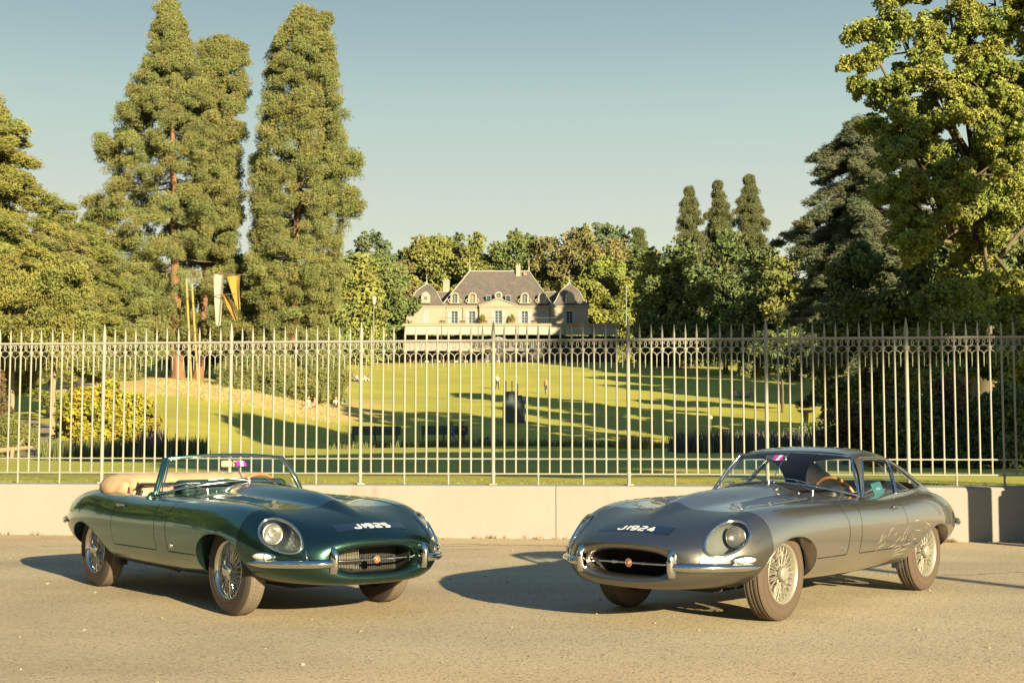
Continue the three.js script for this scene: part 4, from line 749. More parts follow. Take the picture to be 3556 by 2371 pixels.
// conifer with drooping or level tiers
function tiered(o) {
  reseed(o.seed); const t = treeThing(o.name, o.label, o.group), b = o.at, puffs = [], limbs = [], top = V(b.x, b.y + o.h, b.z);
  for (let i = 0; i < o.n; i++) {
    let h = lerp(o.skirt ?? .08, .985, Math.pow(rnd(), .9)); if (o.whorl) h = Math.min(.99, (Math.floor(h * o.whorl) + rr(.3, .7)) / o.whorl); const a = rr(0, 6.283), R = o.prof(h) * (o.rough ? rr(.6, 1.2) * (1 + .22 * Math.sin(Math.floor(h * 26) * 2.7 + o.seed) + .15 * Math.sin(a * 2 + h * 9)) : rr(.72, 1.12) * (1 + .15 * Math.sin(h * 41 + a * 2))), y = b.y + o.h * h, m = o.steps ?? 4;
    const tip = V(b.x + Math.cos(a) * R, y + (o.droop ?? -.2) * R, b.z + Math.sin(a) * R), root = V(b.x, y + (o.lift ?? 0) * R, b.z);
    if (i % 2 === 0) limbs.push(limb(root, tip, Math.max(.03, .012 * R + .03), .015, .05 * R));
    for (let k = 1; k <= m; k++) { const u = k / m, p = root.clone().lerp(tip, u); p.y += Math.sin(u * Math.PI) * .07 * R; const r = o.puff * rr(.7, 1.25) * (1.15 - .4 * u); puffs.push({ p, r: V(r, r * (o.thin ?? .3), r) }); }
  }
  puffs.push({ p: top.clone().add(V(0, -.4, 0)), r: V(.25, .6, .25) });
  part(t, 'trunk', trunkGeo(V(b.x, b.y - .5, b.z), top, o.r, .04, .008, 1.4), o.bark ?? darkBark); part(t, 'limbs', limbs, o.bark ?? darkBark);
  crownMesh(t, 'crown', o.leaf, o.mat, fill(puffs, o.per, o.size, o.fo ?? {}));
  return t;
}
const gAt = (x, d) => { const p = P(x, 900, d); return V(p.x, ground(p.x, -d), -d); };
const topH = (x, y, d) => P(x, y, d).y - gAt(x, d).y; // height of a thing at column x whose top shows at row y
const wAt = (px, d) => px * 1.5119 / PX * d; // metres for that many columns
const pw = (tab, d) => h => { let i = 0; while (i < tab.length - 2 && h < tab[i + 1][0]) i++; const [a, p] = tab[i], [b, q] = tab[i + 1]; return wAt(lerp(p, q, Math.min(1, Math.max(0, (a - h) / (a - b)))), d); };
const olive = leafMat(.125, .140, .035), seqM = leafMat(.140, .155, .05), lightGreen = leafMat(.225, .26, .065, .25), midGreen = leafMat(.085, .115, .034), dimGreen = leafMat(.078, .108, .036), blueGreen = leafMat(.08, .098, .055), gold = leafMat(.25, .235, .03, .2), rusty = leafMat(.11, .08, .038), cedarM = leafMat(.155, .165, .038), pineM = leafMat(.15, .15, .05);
{
  const d = 135, G = 'giant sequoias';
  sequoia({ name: 'giant_sequoia', label: 'left of the two tall sequoias, its top bent to a round knob', seed: 11, at: gAt(388, d), foot: gAt(408, d).x, lean: wAt(-14, d), h: topH(375, 24, d), r: .72, n: 860, puff: .88, per: 14, size: .44, mat: seqM, skirt: .10, prof: pw([[1, 6], [.96, 24], [.9, 42], [.785, 88], [.667, 118], [.55, 140], [.43, 152], [.2, 152], [.1, 115]], d), extra: [[.985, -.3, 1.3], [.62, -6.2, 1.3], [.45, -7.4, 1.4]] });
  sequoia({ name: 'giant_sequoia', label: 'sequoia close behind the leftmost one, with a bare red trunk', seed: 12, at: gAt(452, d + 3), lean: wAt(50, d), h: topH(500, 80, d), r: .58, n: 400, puff: .85, per: 14, size: .44, mat: seqM, skirt: .36, prof: pw([[1, 10], [.96, 36], [.9, 50], [.7, 52], [.5, 56], [.36, 46]], d), extra: [[.955, 1.7, 1.1], [.96, -1.5, 1.1]] });
  sequoia({ name: 'giant_sequoia', label: 'right one of the tall sequoias, a dense column with a forked top', seed: 13, at: gAt(668, d), lean: wAt(22, d), h: topH(685, 28, d), r: .75, n: 880, puff: .88, per: 14, size: .44, mat: seqM, skirt: .03, prof: pw([[1, 8], [.955, 44], [.91, 64], [.79, 82], [.67, 92], [.55, 98], [.43, 98], [.3, 98], [.1, 96], [.03, 70]], d), extra: [[.97, 2.0, .9], [.60, 5.1, 1.3], [.49, 5.4, 1.3]] });
  // low limbs and brush round their feet
  broadTree({ name: 'understorey_tree', label: 'low bushy evergreen at the foot of the left sequoia', seed: 31, at: gAt(295, 128), h: 9, r: .25, lobes: [[0, 5.2, 0, 3.0, 4.4, 2.6], [-2.4, 3.4, 0, 2.0, 3.0, 2], [2.4, 3, .5, 1.8, 2.8, 1.8]], puff: 1.2, per: 20, size: .5, leaf: LEAF.sequoia, mat: seqM, dens: 2.4 });
  broadTree({ name: 'understorey_tree', label: 'dark tree filling the gap behind the pair of sequoias', seed: 32, at: gAt(530, 150), h: 17, r: .3, lobes: [[0, 8, 0, 4, 8, 3], [3, 4, 0, 3, 4, 3], [-4, 4, 0, 3.5, 4, 3]], puff: 1.6, per: 20, size: .7, leaf: LEAF.spruce, mat: dimGreen, dens: 2.4 });
  // cedars on the left edge
  tiered({ name: 'cedar', label: 'large cedar cut by the left edge, its branches reaching over the lawn', seed: 41, at: gAt(-75, 72), h: topH(-60, 205, 72), r: .5, n: 250, rough: 1, prof: pw([[1, 20], [.9, 80], [.75, 135], [.62, 190], [.45, 210], [.25, 195], [.12, 120]], 72), puff: .62, thin: .5, per: 16, size: .40, droop: -.26, steps: 6, leaf: LEAF.cedar, mat: cedarM, skirt: .14 });
  tiered({ name: 'pine_tree', label: 'layered pine beside the left sequoia, bright yellow green', seed: 42, at: gAt(118, 88), h: topH(120, 500, 88), r: .28, n: 130, rough: 1, prof: pw([[1, 14], [.85, 60], [.6, 105], [.35, 112], [.18, 90]], 88), puff: .7, thin: .5, per: 18, size: .38, droop: -.12, steps: 5, leaf: LEAF.cedar, mat: pineM, skirt: .2 });
  tiered({ name: 'pine_tree', label: 'darker pine close behind the bright layered pine on the left', seed: 43, at: gAt(185, 112), h: topH(190, 520, 112), r: .3, n: 80, prof: pw([[1, 12], [.8, 60], [.5, 85], [.2, 90]], 112), puff: 1.1, thin: .5, per: 20, size: .5, droop: -.05, steps: 4, leaf: LEAF.cedar, mat: olive, skirt: .15 });
  for (const [x, d, seed, l] of [[28, 66, 44, 'slim tree with a pale trunk by the path at the left edge'], [122, 62, 45, 'slim tree with a grey trunk just left of the yellow shrub']]) broadTree({ name: 'slim_tree', label: l, seed, at: gAt(x, d), h: 8.5, fork: .5, r: .14, bark: paleBark, lobes: [[0, 6.2, 0, 2.0, 2.2, 1.6], [.8, 4.6, .2, 1.2, 1.1, 1.1]], puff: .6, per: 18, size: .34, leaf: LEAF.fine, mat: cedarM, dens: 2 });
}
{
  // dark spruces and woods right of the mansion
  const spr = 'tall spruces standing above the wood on the right';
  for (const [x, y, w, seed, l] of [[1588, 432, 34, 51, 'left of three tall spruces right of the mansion'], [1655, 416, 36, 52, 'middle of three tall spruces right of the mansion'], [1728, 402, 40, 53, 'right and tallest of three spruces right of the mansion']])
    tiered({ name: 'spruce', label: l, group: spr, seed, at: gAt(x, 222), h: topH(x, y, 222), r: .38, n: 190, whorl: 22, rough: 1, prof: pw([[1, 1], [.93, w * .34], [.84, w * .62], [.74, w * .85], [.5, w * 1.1], [.2, w * 1.3]], 222), puff: .30, thin: 1.5, per: 6, size: .56, droop: -.55, steps: 4, leaf: LEAF.spruce, mat: leafMat(.085, .10, .04), skirt: .2 });
  const W = (name, label, seed, x, d, yt, lobes, m, o = {}) => { const h = topH(x, yt, d), u = wAt(1, d), b = gAt(x, d); return broadTree({ name, label, seed, at: b, h, r: .35, puff: 1.5 * d / 150, per: 18, size: .72 * d / 150, dens: 2.2, leaf: LEAF.broad, mat: m, ...o, lobes: lobes.map(([px, f, wpx, fh]) => [px * u, h * f, rr(-1, 1), wpx * u, h * fh, wpx * u * .8]) }); };
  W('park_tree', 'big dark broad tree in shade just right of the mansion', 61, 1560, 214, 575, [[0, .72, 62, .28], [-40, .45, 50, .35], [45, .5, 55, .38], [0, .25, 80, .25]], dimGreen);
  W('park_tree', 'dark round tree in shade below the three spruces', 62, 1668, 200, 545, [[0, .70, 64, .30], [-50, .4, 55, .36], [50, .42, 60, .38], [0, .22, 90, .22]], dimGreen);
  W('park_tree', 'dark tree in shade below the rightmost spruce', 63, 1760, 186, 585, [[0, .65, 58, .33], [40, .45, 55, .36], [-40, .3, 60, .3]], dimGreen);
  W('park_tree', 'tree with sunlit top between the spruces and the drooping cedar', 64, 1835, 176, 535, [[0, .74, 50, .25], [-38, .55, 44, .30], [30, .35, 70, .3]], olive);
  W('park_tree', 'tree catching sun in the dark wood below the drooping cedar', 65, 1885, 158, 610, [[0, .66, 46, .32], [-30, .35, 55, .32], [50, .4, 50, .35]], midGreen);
  // drooping cedar left of the big tree
  tiered({ name: 'cedar', label: 'blue grey drooping cedar left of the big sunlit tree', seed: 71, at: gAt(1985, 98), h: topH(1985, 268, 98), r: .45, n: 150, prof: pw([[1, 34], [.94, 96], [.85, 128], [.7, 150], [.5, 160], [.25, 150]], 98), puff: .72, thin: .34, per: 24, size: .40, droop: -.46, rough: 1, steps: 7, leaf: LEAF.cedar, mat: blueGreen, skirt: .15 });
  // the great sunlit tree on the right
  const b = gAt(2262, 64), u = wAt(1, 64), L = (x, y, w, h, dz = 0) => [(x - 2262) * u, P(x, y, 64).y - b.y, dz, w * u, h * u, w * u * .9];
  broadTree({ name: 'tulip_tree', label: 'huge sunlit tree on the right whose top leaves the frame', seed: 81, at: b, h: 27, fork: .28, r: .62, puff: .60, per: 32, size: .20, dens: 2.2, leaf: LEAF.broadBig, mat: lightGreen, bark: mat(rgb(.10, .08, .05), .95),
    lobes: [L(2190, -50, 120, 50), L(2062, 30, 52, 24), L(2008, 92, 46, 34), L(1985, 165, 40, 34), L(2100, 120, 78, 58), L(2215, 70, 84, 76), L(2310, 10, 60, 70), L(2052, 200, 66, 40), L(2150, 215, 85, 56, 1), L(2255, 220, 80, 80, 1), L(2078, 285, 84, 44), L(2180, 320, 92, 52, 1.5), L(2060, 345, 58, 36, 1), L(2110, 400, 100, 58, 1.5), L(2225, 420, 90, 64, 2), L(2050, 455, 60, 48, 2), L(2120, 490, 84, 54, 2), L(2200, 540, 80, 60, 2), L(2060, 540, 44, 50, 2.5), L(2088, 610, 40, 62, 3), L(2285, 330, 70, 80, 2), L(2300, 500, 80, 80, 2), L(2330, 140, 60, 90, 0), L(2380, 330, 80, 110, 0), L(2250, 640, 80, 60, 0), L(2225, 705, 75, 40, 3), L(2300, 690, 60, 40, 3), L(2440, 40, 100, 80, 0), L(2470, 160, 110, 90, 0), L(2480, 300, 110, 110, 0), L(2440, 450, 100, 90, 0)] });
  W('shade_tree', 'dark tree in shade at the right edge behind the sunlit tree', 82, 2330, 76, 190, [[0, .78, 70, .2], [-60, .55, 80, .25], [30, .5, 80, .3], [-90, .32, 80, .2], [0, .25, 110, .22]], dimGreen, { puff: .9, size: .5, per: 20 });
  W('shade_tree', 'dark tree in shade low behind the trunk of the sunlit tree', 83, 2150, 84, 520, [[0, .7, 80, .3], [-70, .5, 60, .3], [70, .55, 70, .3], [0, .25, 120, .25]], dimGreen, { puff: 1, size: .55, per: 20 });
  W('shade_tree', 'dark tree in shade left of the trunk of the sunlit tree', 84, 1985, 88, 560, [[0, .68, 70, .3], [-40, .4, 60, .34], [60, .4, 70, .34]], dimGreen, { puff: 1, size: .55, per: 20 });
  W('small_tree', 'small sunlit tree rising behind the fence near the right edge', 85, 2185, 36, 640, [[-10, .78, 62, .2], [-55, .62, 40, .16], [40, .66, 52, .2], [70, .5, 46, .2], [-5, .5, 60, .2]], lightGreen, { puff: .42, size: .15, per: 34, leaf: LEAF.broadBig, r: .12 });
  W('small_tree', 'small sunlit tree in the bottom right behind the shaded fence', 86, 2345, 34, 655, [[0, .7, 50, .25], [10, .42, 45, .25], [-40, .55, 24, .2]], lightGreen, { puff: .42, size: .15, per: 34, leaf: LEAF.broadBig, r: .12 });
  W('small_tree', 'small dark tree with a thin trunk alone on the lawn right', 87, 1798, 123, 745, [[0, .72, 58, .26], [-45, .6, 40, .22], [48, .62, 44, .24], [-70, .48, 26, .10], [62, .45, 34, .12]], midGreen, { puff: .8, size: .40, per: 26, r: .16, leaf: LEAF.broadBig });
  // shrubs below, in front of the dark wood
  const S = (name, label, seed, x, d, yt, wpx, m, o = {}) => { const b = gAt(x, d), h = topH(x, yt, d), w = wAt(wpx, d); reseed(seed); const seed0 = seed; const t = thing(name, label, 'shrub', o.group), puffs = []; const n = Math.round(34 * w * h / (o.puff ?? .4) ** 2 / 12) + 14; for (let i = 0; i < n; i++) { const a = rr(0, 6.283), k = Math.sqrt(rnd()) * (1 + .22 * Math.sin(a * 3 + seed0) + .14 * Math.sin(a * 7 + seed0 * 2)), y = rr(.12, 1) * h * (1 - .45 * k * k) * (.86 + .22 * Math.sin(a * 2 + seed0) * k), r = (o.puff ?? .4) * rr(.7, 1.3); puffs.push({ p: V(b.x + Math.cos(a) * k * w, b.y + y, b.z + Math.sin(a) * k * w * .7), r: V(r, r * .8, r) }); } const st = []; for (let i = 0; i < 7; i++) st.push(limb(V(b.x + rr(-.1, .1) * w, b.y - .1, b.z), V(b.x + rr(-.7, .7) * w, b.y + h * rr(.5, .85), b.z + rr(-.4, .4) * w), .03, .012)); part(t, 'stems', st, bark); crownMesh(t, 'foliage', o.leaf ?? LEAF.broad, m, fill(puffs, o.per ?? 20, o.size ?? .22)); return t; };
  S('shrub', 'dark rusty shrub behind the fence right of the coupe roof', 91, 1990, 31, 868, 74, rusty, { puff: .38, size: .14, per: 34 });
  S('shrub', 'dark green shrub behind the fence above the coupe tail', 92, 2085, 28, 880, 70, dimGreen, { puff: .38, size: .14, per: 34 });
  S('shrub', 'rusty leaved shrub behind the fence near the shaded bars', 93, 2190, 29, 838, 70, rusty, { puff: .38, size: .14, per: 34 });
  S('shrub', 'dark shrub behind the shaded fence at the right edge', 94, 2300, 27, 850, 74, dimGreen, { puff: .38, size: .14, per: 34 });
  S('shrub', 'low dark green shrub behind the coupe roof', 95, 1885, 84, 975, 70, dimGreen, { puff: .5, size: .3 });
  S('shrub', 'bright yellow leaved shrub behind the fence above the roadster', 96, 238, 47, 866, 92, gold, { puff: .34, size: .20, leaf: LEAF.broadBig, per: 22 });
  S('shrub', 'dark narrow shrub behind the yellow shrub', 97, 172, 52, 878, 30, olive, { puff: .3, size: .2 });
  S('shrub', 'grey green shrub by the path at the left edge', 98, 30, 46, 960, 42, olive, { puff: .3, size: .18, leaf: LEAF.fine });
  S('shrub', 'dark mass of shrub at the far left edge behind the fence', 99, -20, 60, 850, 30, rusty, { puff: .4, size: .22 });
  for (const [x, y, w, s, l] of [[270, 820, 44, 101, 'yellowish bush at the foot of the left sequoias'], [560, 800, 52, 102, 'bush at the foot of the right sequoia on its left'], [740, 795, 40, 103, 'bush at the foot of the right sequoia on its right'], [640, 812, 50, 104, 'bush right in front of the right sequoia trunk']]) S('bush', l, s, x, 126, y, w, seqM, { puff: .9, size: .45, leaf: LEAF.sequoia });
}
{
  // woods behind and beside the mansion
  const B = (x, y, w, d, m, seed, label, o = {}) => { const b = gAt(x, d), h = topH(x, y, d), u = wAt(w * 1.15, d); reseed(seed); const lobes = [[0, h * .80, 0, u * .80, h * .2, u * .7], [-u * .55, h * .62, rr(-1, 1), u * .6, h * .22, u * .6], [u * .55, h * .60, rr(-1, 1), u * .6, h * .22, u * .6], [rr(-.3, .3) * u, h * .40, 1, u * .95, h * .25, u * .8], [-u * .4, h * .2, 2, u * .8, h * .2, u * .6], [u * .5, h * .22, 2, u * .7, h * .2, u * .6], [0, h * .08, 3, u * 1.0, h * .12, u * .6]]; return broadTree({ name: o.name ?? 'woodland_tree', label, seed: seed + 1, at: b, h, r: .45, lobes, puff: 2.0, per: 17, size: 1.05, dens: 2.3, leaf: o.leaf ?? LEAF.far, mat: m, bark: darkBark, ...o }); };
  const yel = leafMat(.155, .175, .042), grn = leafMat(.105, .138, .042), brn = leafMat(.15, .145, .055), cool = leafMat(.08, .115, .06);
  B(795, 578, 62, 235, yel, 201, 'lit round tree just right of the right sequoia'); B(850, 536, 50, 320, cool, 203, 'bluish open tree behind, second right of the sequoia'); B(872, 592, 60, 262, grn, 205, 'green tree left of the mansion, lower than its neighbours');
  B(918, 594, 36, 282, brn, 207, 'reddish dome shaped tree touching the left end of the mansion'); B(915, 572, 60, 330, grn, 209, 'green tree far behind the reddish dome shaped tree'); B(992, 542, 58, 325, yel, 211, 'tall lit tree behind the left pavilion roof'); B(1052, 552, 44, 330, grn, 213, 'green tree behind the left chimney'); B(1098, 550, 40, 320, yel, 215, 'lit tree behind the left end of the main roof ridge');
  B(1182, 530, 62, 322, grn, 217, 'tall green tree behind the middle of the roof ridge'); B(1262, 543, 48, 318, brn, 219, 'brownish tree behind the right end of the ridge'); B(1335, 520, 60, 312, brn, 221, 'tall brownish pine behind the right pavilion'); B(1395, 514, 62, 335, cool, 223, 'tallest dark tree on the skyline right of the mansion'); B(1425, 562, 46, 300, brn, 225, 'brownish tree below the tallest dark skyline tree');
  tiered({ name: 'monkey_puzzle', label: 'slim spiky conifer alone on the skyline right of the mansion', seed: 227, at: gAt(1468, 330), h: topH(1468, 527, 330), r: .3, n: 60, prof: pw([[1, 4], [.93, 12], [.85, 20], [.7, 24], [.3, 26]], 330), puff: .9, thin: .3, per: 10, size: .8, droop: -.1, steps: 3, leaf: LEAF.spruce, mat: dimGreen, skirt: .4 });
  B(1388, 600, 62, 284, leafMat(.165, .19, .038), 229, 'bright lit chestnut tree at the right end of the mansion', { puff: 1.5, size: .8, dens: 2.2 }); B(1478, 578, 38, 288, grn, 231, 'green tree right of the bright chestnut tree'); B(1520, 570, 40, 240, yel, 233, 'lit tree squeezed between chestnut and dark wood');
  // wood that closes the view low at both sides
  for (const [x, y, w, d, s, l] of [[700, 640, 70, 200, 241, 'dark tree behind the right sequoia'], [590, 600, 60, 210, 243, 'tree seen in the slit between the sequoias'], [330, 600, 80, 200, 245, 'dark tree behind the left sequoia'], [200, 545, 60, 190, 247, 'dark tree on the skyline between pine and sequoia'], [60, 560, 90, 170, 249, 'tree far behind the layered pine on the left']]) B(x, y, w, d, grn, s, l);
  // off the frame to the right, along the quay: these shade the lawn
  const quay = (x, z, h, y0, r, s, l) => broadTree({ name: 'quay_tree', label: l, seed: s, at: V(x, z < -17 ? .6 : -.02, z), h, fork: y0 / h, r: .3, lobes: [[0, lerp(y0, h, .78), 0, r * .8, (h - y0) * .24, r * .8], [-r * .45, lerp(y0, h, .5), r * .2, r * .7, (h - y0) * .3, r * .7], [r * .45, lerp(y0, h, .5), -r * .2, r * .7, (h - y0) * .3, r * .7], [0, lerp(y0, h, .25), 0, r * .9, (h - y0) * .24, r * .9]], puff: 1.15, per: 16, size: .76, dens: 3.2, leaf: LEAF.far, mat: midGreen });
  quay(50, -130, 30, 4, 6.5, 321, 'tall tree hidden behind the sunlit tree, nearest of three'); quay(57, -152, 34, 4, 7, 323, 'tall tree hidden behind the sunlit tree, middle of three'); quay(44.5, -118, 24, 4, 5.5, 325, 'tall tree hidden behind the sunlit tree, left of three');
  quay(32, -230, 28, 3, 6.5, 291, 'tall tree hidden behind the three spruces, nearer the mansion'); quay(46, -236, 29, 3, 8, 293, 'tall tree hidden behind the dark wood on the right');
  quay(25.5, -42.5, 22, 9, 5, 295, 'tree beyond the right edge, behind the nearest one');
  [[-31, -8, 14, 6], [-35, 4, 15, 6.5], [-31, 17, 14, 6], [-23, 29, 15, 6.5], [-9, 37, 14, 6], [7, 45, 14, 6]].forEach(([x, z, h, r], i) => quay(x, z, h, 1.5, r, 301 + 2 * i, `tree across the road behind the camera, ${['first', 'second', 'third', 'fourth', 'fifth', 'sixth'][i]} from the left`));
  quay(-25, -23, 13, 1, 5.5, 281, 'tree beyond the left edge, nearest behind the wall'); quay(-32, -19, 15, 1, 6, 283, 'tree beyond the left edge, farther along the wall'); quay(-29, -32, 16, 1, 6.5, 285, 'tree beyond the left edge, deeper in the park'); quay(-40, -26, 17, 1, 7, 287, 'tree beyond the left edge, farthest along the wall');
  quay(19.5, -34, 24, 9, 5.6, 261, 'tree beyond the right edge, nearest behind the fence'); quay(26, -27, 26, 11, 6, 263, 'tall tree beyond the right edge, close behind the fence'); 
  quay(22.9, 9.8, 19, 12.0, 5.6, 269, 'high plane tree across the road, right of the camera'); quay(29.5, 6.2, 19, 11.6, 5.8, 271, 'second high plane tree across the road'); quay(36.2, 2.4, 19.5, 12, 5.8, 273, 'third high plane tree across the road');
}
// ---------- mansion ----------
{
  const D = 262, U = D / PX, K = (zx, zy, d = D) => at(1380 + .34014 * zx, 880 + .34014 * zy, d), m = z => z * .34014 * U; // picture of the mansion -> metres
  const h = thing('mansion', 'cream mansion with grey hip roof and two domed pavilions above the lawn', 'mansion');
  h.position.set(K(1030, 745).x, K(1030, 745).y, -D); const O = h.position;
  const X = zx => K(zx, 745).x - O.x, Y = zy => K(1030, zy).y - O.y;
  const nz = fbm([[12, .4], [40, .4], [110, .3]], 71);
  const stone = new THREE.MeshStandardMaterial({ map: tex(256, (u, v) => { const k = 1 + .14 * nz(u, v); return [sr(.25 * k), sr(.225 * k), sr(.175 * k)]; }), roughness: .95 });
  const trim = mat(rgb(.27, .245, .19), .9), zinc = mat(rgb(.26, .25, .22), .6), white = mat(rgb(.27, .27, .26), .7), pane = phys(rgb(.02, .045, .07), .08, { clearcoat: .5 }), shutM = mat(rgb(.22, .25, .27), .8);
  const slate = new THREE.MeshStandardMaterial({ roughness: .8, map: tex(512, (u, v, i, j) => { const row = Math.floor(v * 64), o = (row % 2) * .5, cell = Math.floor(u * 48 + o), r1 = Math.abs(Math.sin(row * 91.7 + cell * 47.3) * 4375.5) % 1, e = (v * 64 % 1) < .12 || ((u * 48 + o) % 1) < .06 ? .7 : 1, k = (.8 + .4 * r1 + .5 * nz(u, v)) * e, ru = .5 + .8 * nz(v, u); return [sr(.078 * k * (1 + .26 * ru)), sr(.073 * k * (1 + .10 * ru)), sr(.070 * k)]; }) });
  const uvBox = (g, s = 4) => { const p = g.attributes.position, n = g.attributes.normal, uv = []; for (let i = 0; i < p.count; i++) { const ax = Math.abs(n.getX(i)) > .7; uv.push((ax ? p.getZ(i) : p.getX(i)) / s, p.getY(i) / s); } g.setAttribute('uv', new THREE.Float32BufferAttribute(uv, 2)); return g; };
  const bx = (x0, x1, y0, y1, z0, z1) => box(x1 - x0, y1 - y0, z1 - z0, (x0 + x1) / 2, (y0 + y1) / 2, (z0 + z1) / 2);
  const T = Y(540);
  // walls with window openings cut out as piers, lintels and sills
  const wall = (x0, x1, y0, y1, z, holes) => { const l = []; let x = x0; for (const [a, b, c, d] of holes) { l.push(bx(x, a, y0, y1, z - .4, z)); if (c > y0) l.push(bx(a, b, y0, c, z - .4, z)); l.push(bx(a, b, d, y1, z - .4, z)); x = b; } l.push(bx(x, x1, y0, y1, z - .4, z)); return l.map(g => uvBox(g)); };
  const wins = [[580, 62, 590, 742], [760, 62, 590, 742], [1298, 62, 590, 742], [1478, 66, 590, 742]], hole = (c, w, a, b) => [X(c) - m(w) / 2, X(c) + m(w) / 2, Y(b), Y(a)];
  const L0 = X(492), L1 = X(838), R0 = X(1222), R1 = X(1570);
  part(h, 'wall', [...wall(L0, L1, 0, T, 0, [hole(...wins[0]), hole(...wins[1])]), ...wall(R0, R1, 0, T, 0, [hole(...wins[2]), hole(...wins[3])]), uvBox(bx(X(88) + .3, X(1945) - .3, 0, T, -11, -10.6)), uvBox(bx(X(90), X(90) + .4, 0, T, -10.6, -.5)), uvBox(bx(X(1945) - .4, X(1945), 0, T, -10.6, -.5))], stone);
  part(h, 'centre_bay', wall(L1, R0, 0, T, .6, [hole(1030, 70, 588, 742)]).concat([uvBox(bx(L1, L1 + .3, 0, T, .003, .199)), uvBox(bx(R0 - .3, R0, 0, T, .003, .199))]), stone);
  const PL = [X(88), X(490)], PR = [X(1572), X(1948)];
  part(h, 'pavilion', wall(PL[0], PL[1], 0, T, .5, [hole(290, 58, 592, 742)]), stone); part(h, 'pavilion', wall(PR[0], PR[1], 0, T, .5, [hole(1757, 62, 592, 742)]), stone);
  for (const [a, b, z] of [[PL[0] - .25, PL[1] + .12, .5], [L0 + .14, L1 - .1, 0], [L1 - .06, R0 + .06, .6], [R0 + .1, R1 - .14, 0], [PR[0] - .12, PR[1] + .25, .5]]) part(h, 'cornice', [bx(a, b, T - .24, T - .05, z + .003, z + .16), bx(a - .04, b + .04, T - .05, T + .08, z - .5, z + .30)], trim);
  for (const x of [PL[1] - .16, PL[0] + .16, PR[0] + .16, PR[1] - .16]) part(h, 'quoin', Array.from({ length: 9 }, (_, i) => bx(x - (i % 2 ? .17 : .12), x + (i % 2 ? .17 : .12), i * T / 10 + .02, (i + 1) * T / 10 - .02, .503, .53)), trim);
  // pediment
  { const a = X(848), b = X(1212), c = X(1030), y = Y(468), s = new THREE.Shape(); s.moveTo(a - .15, T + .09); s.lineTo(b + .15, T + .09); s.lineTo(c, y); part(h, 'pediment', new THREE.ExtrudeGeometry(s, { depth: 1.4, bevelEnabled: false }).translate(0, 0, -.75), stone); const e = (p, q) => bar(V(p[0], p[1], .75), V(q[0], q[1], .75), .13, .13, 4); part(h, 'raking_cornice', [e([a - .3, T + .14], [c, y + .1]), e([b + .3, T + .14], [c, y + .1])], trim); }
  // roofs
  const quad = (a, b, c, d, s = 3.2) => { const g = new THREE.BufferGeometry(); g.setAttribute('position', new THREE.Float32BufferAttribute([...a, ...b, ...c, ...a, ...c, ...d], 3)); const du = Math.hypot(b[0] - a[0], b[2] - a[2]), dv = Math.hypot(d[0] - a[0], d[1] - a[1], d[2] - a[2]); const q = [[0, 0], [du, 0], [du - (du - Math.hypot(c[0] - d[0], c[2] - d[2])) / 2, dv], [0, 0], [du - (du - Math.hypot(c[0] - d[0], c[2] - d[2])) / 2, dv], [(du - Math.hypot(c[0] - d[0], c[2] - d[2])) / 2, dv]]; g.setAttribute('uv', new THREE.Float32BufferAttribute(q.flatMap(p => [p[0] / s / 3, p[1] / s / 3]), 2)); g.computeVertexNormals(); return g; };
  const ry = Y(148, 1), A = [X(448), T + .09, .28], B = [X(1592), T + .09, .28], C2 = [X(1592), T + .09, -10.9], D2 = [X(448), T + .09, -10.9], r0 = [X(728), ry, -5], r1 = [X(1346), ry, -5], r2 = [X(1346), ry, -5.6], r3 = [X(728), ry, -5.6];
  const roof = part(h, 'roof', [quad(A, B, r1, r0), quad(B, C2, r2, r1), quad(C2, D2, r3, r2), quad(D2, A, r0, r3)], slate);
  part(roof, 'ridge_trim', [bar(V(...A).add(V(0, .05, .05)), V(...r0), .13, .13, 6), bar(V(...B).add(V(0, .05, .05)), V(...r1), .13, .13, 6), bar(V(...r0), V(...r1), .15, .15, 6)], zinc);
  for (const p of [r0, r1]) part(h, 'finial', [lathe([[.22, 0], [.10, .5], [.17, .7], [.06, 1.0], [.05, 1.7], [.12, 1.85], [.03, 2.0], [.02, 3.1], [0, 3.3]], 10).translate(p[0], p[1], p[2])], zinc);
  for (const [a, b, ap, fin] of [[PL[0] - .25, PL[1] + .15, 292, 292], [PR[0] - .15, PR[1] + .25, 1756, 1756]]) {
    // bell shaped: square in plan, flared at the eaves, full in the middle, drawn in to a point
    const pf = [[1, 0], [.93, .035], [.868, .085], [.78, .17], [.70, .28], [.625, .42], [.56, .53], [.485, .64], [.39, .73], [.295, .81], [.2, .88], [.13, .93], [.06, .97], [.03, 1.03], [.012, 1.08]], cx = (a + b) / 2, w = (b - a) / 2, H = Y(296) - T - .09, n = 4, geo = [], cz = .75 - w;
    const ringp = (k, f) => [[-1, 1], [1, 1], [1, -1], [-1, -1]].map(([p, q]) => [cx + p * w * f, T + .09 + H * k, cz + q * w * f]);
    for (let i = 0; i < pf.length - 1; i++) { const q0 = ringp(pf[i][1], pf[i][0]), q1 = ringp(pf[i + 1][1], pf[i + 1][0]); for (let s = 0; s < n; s++) geo.push(quad(q0[s], q0[(s + 1) % 4], q1[(s + 1) % 4], q1[s], 3.2)); }
    const pr = part(h, 'pavilion_roof', toCreasedNormals(merge(geo), .7), slate);
    part(pr, 'hip_trim', [-1, 1].map(p => tube(pf.map(([f, k]) => V(cx + p * w * f, T + .12 + H * k, cz + w * f + .03)), .11, 30, 6)), zinc);
    part(h, 'finial', lathe([[.20, 0], [.10, .4], [.16, .6], [.06, .9], [.04, 1.6], [.10, 1.7], [.02, 1.9], [.015, 2.7], [0, 2.8]], 10).translate(cx, T + .09 + H, cz), zinc);
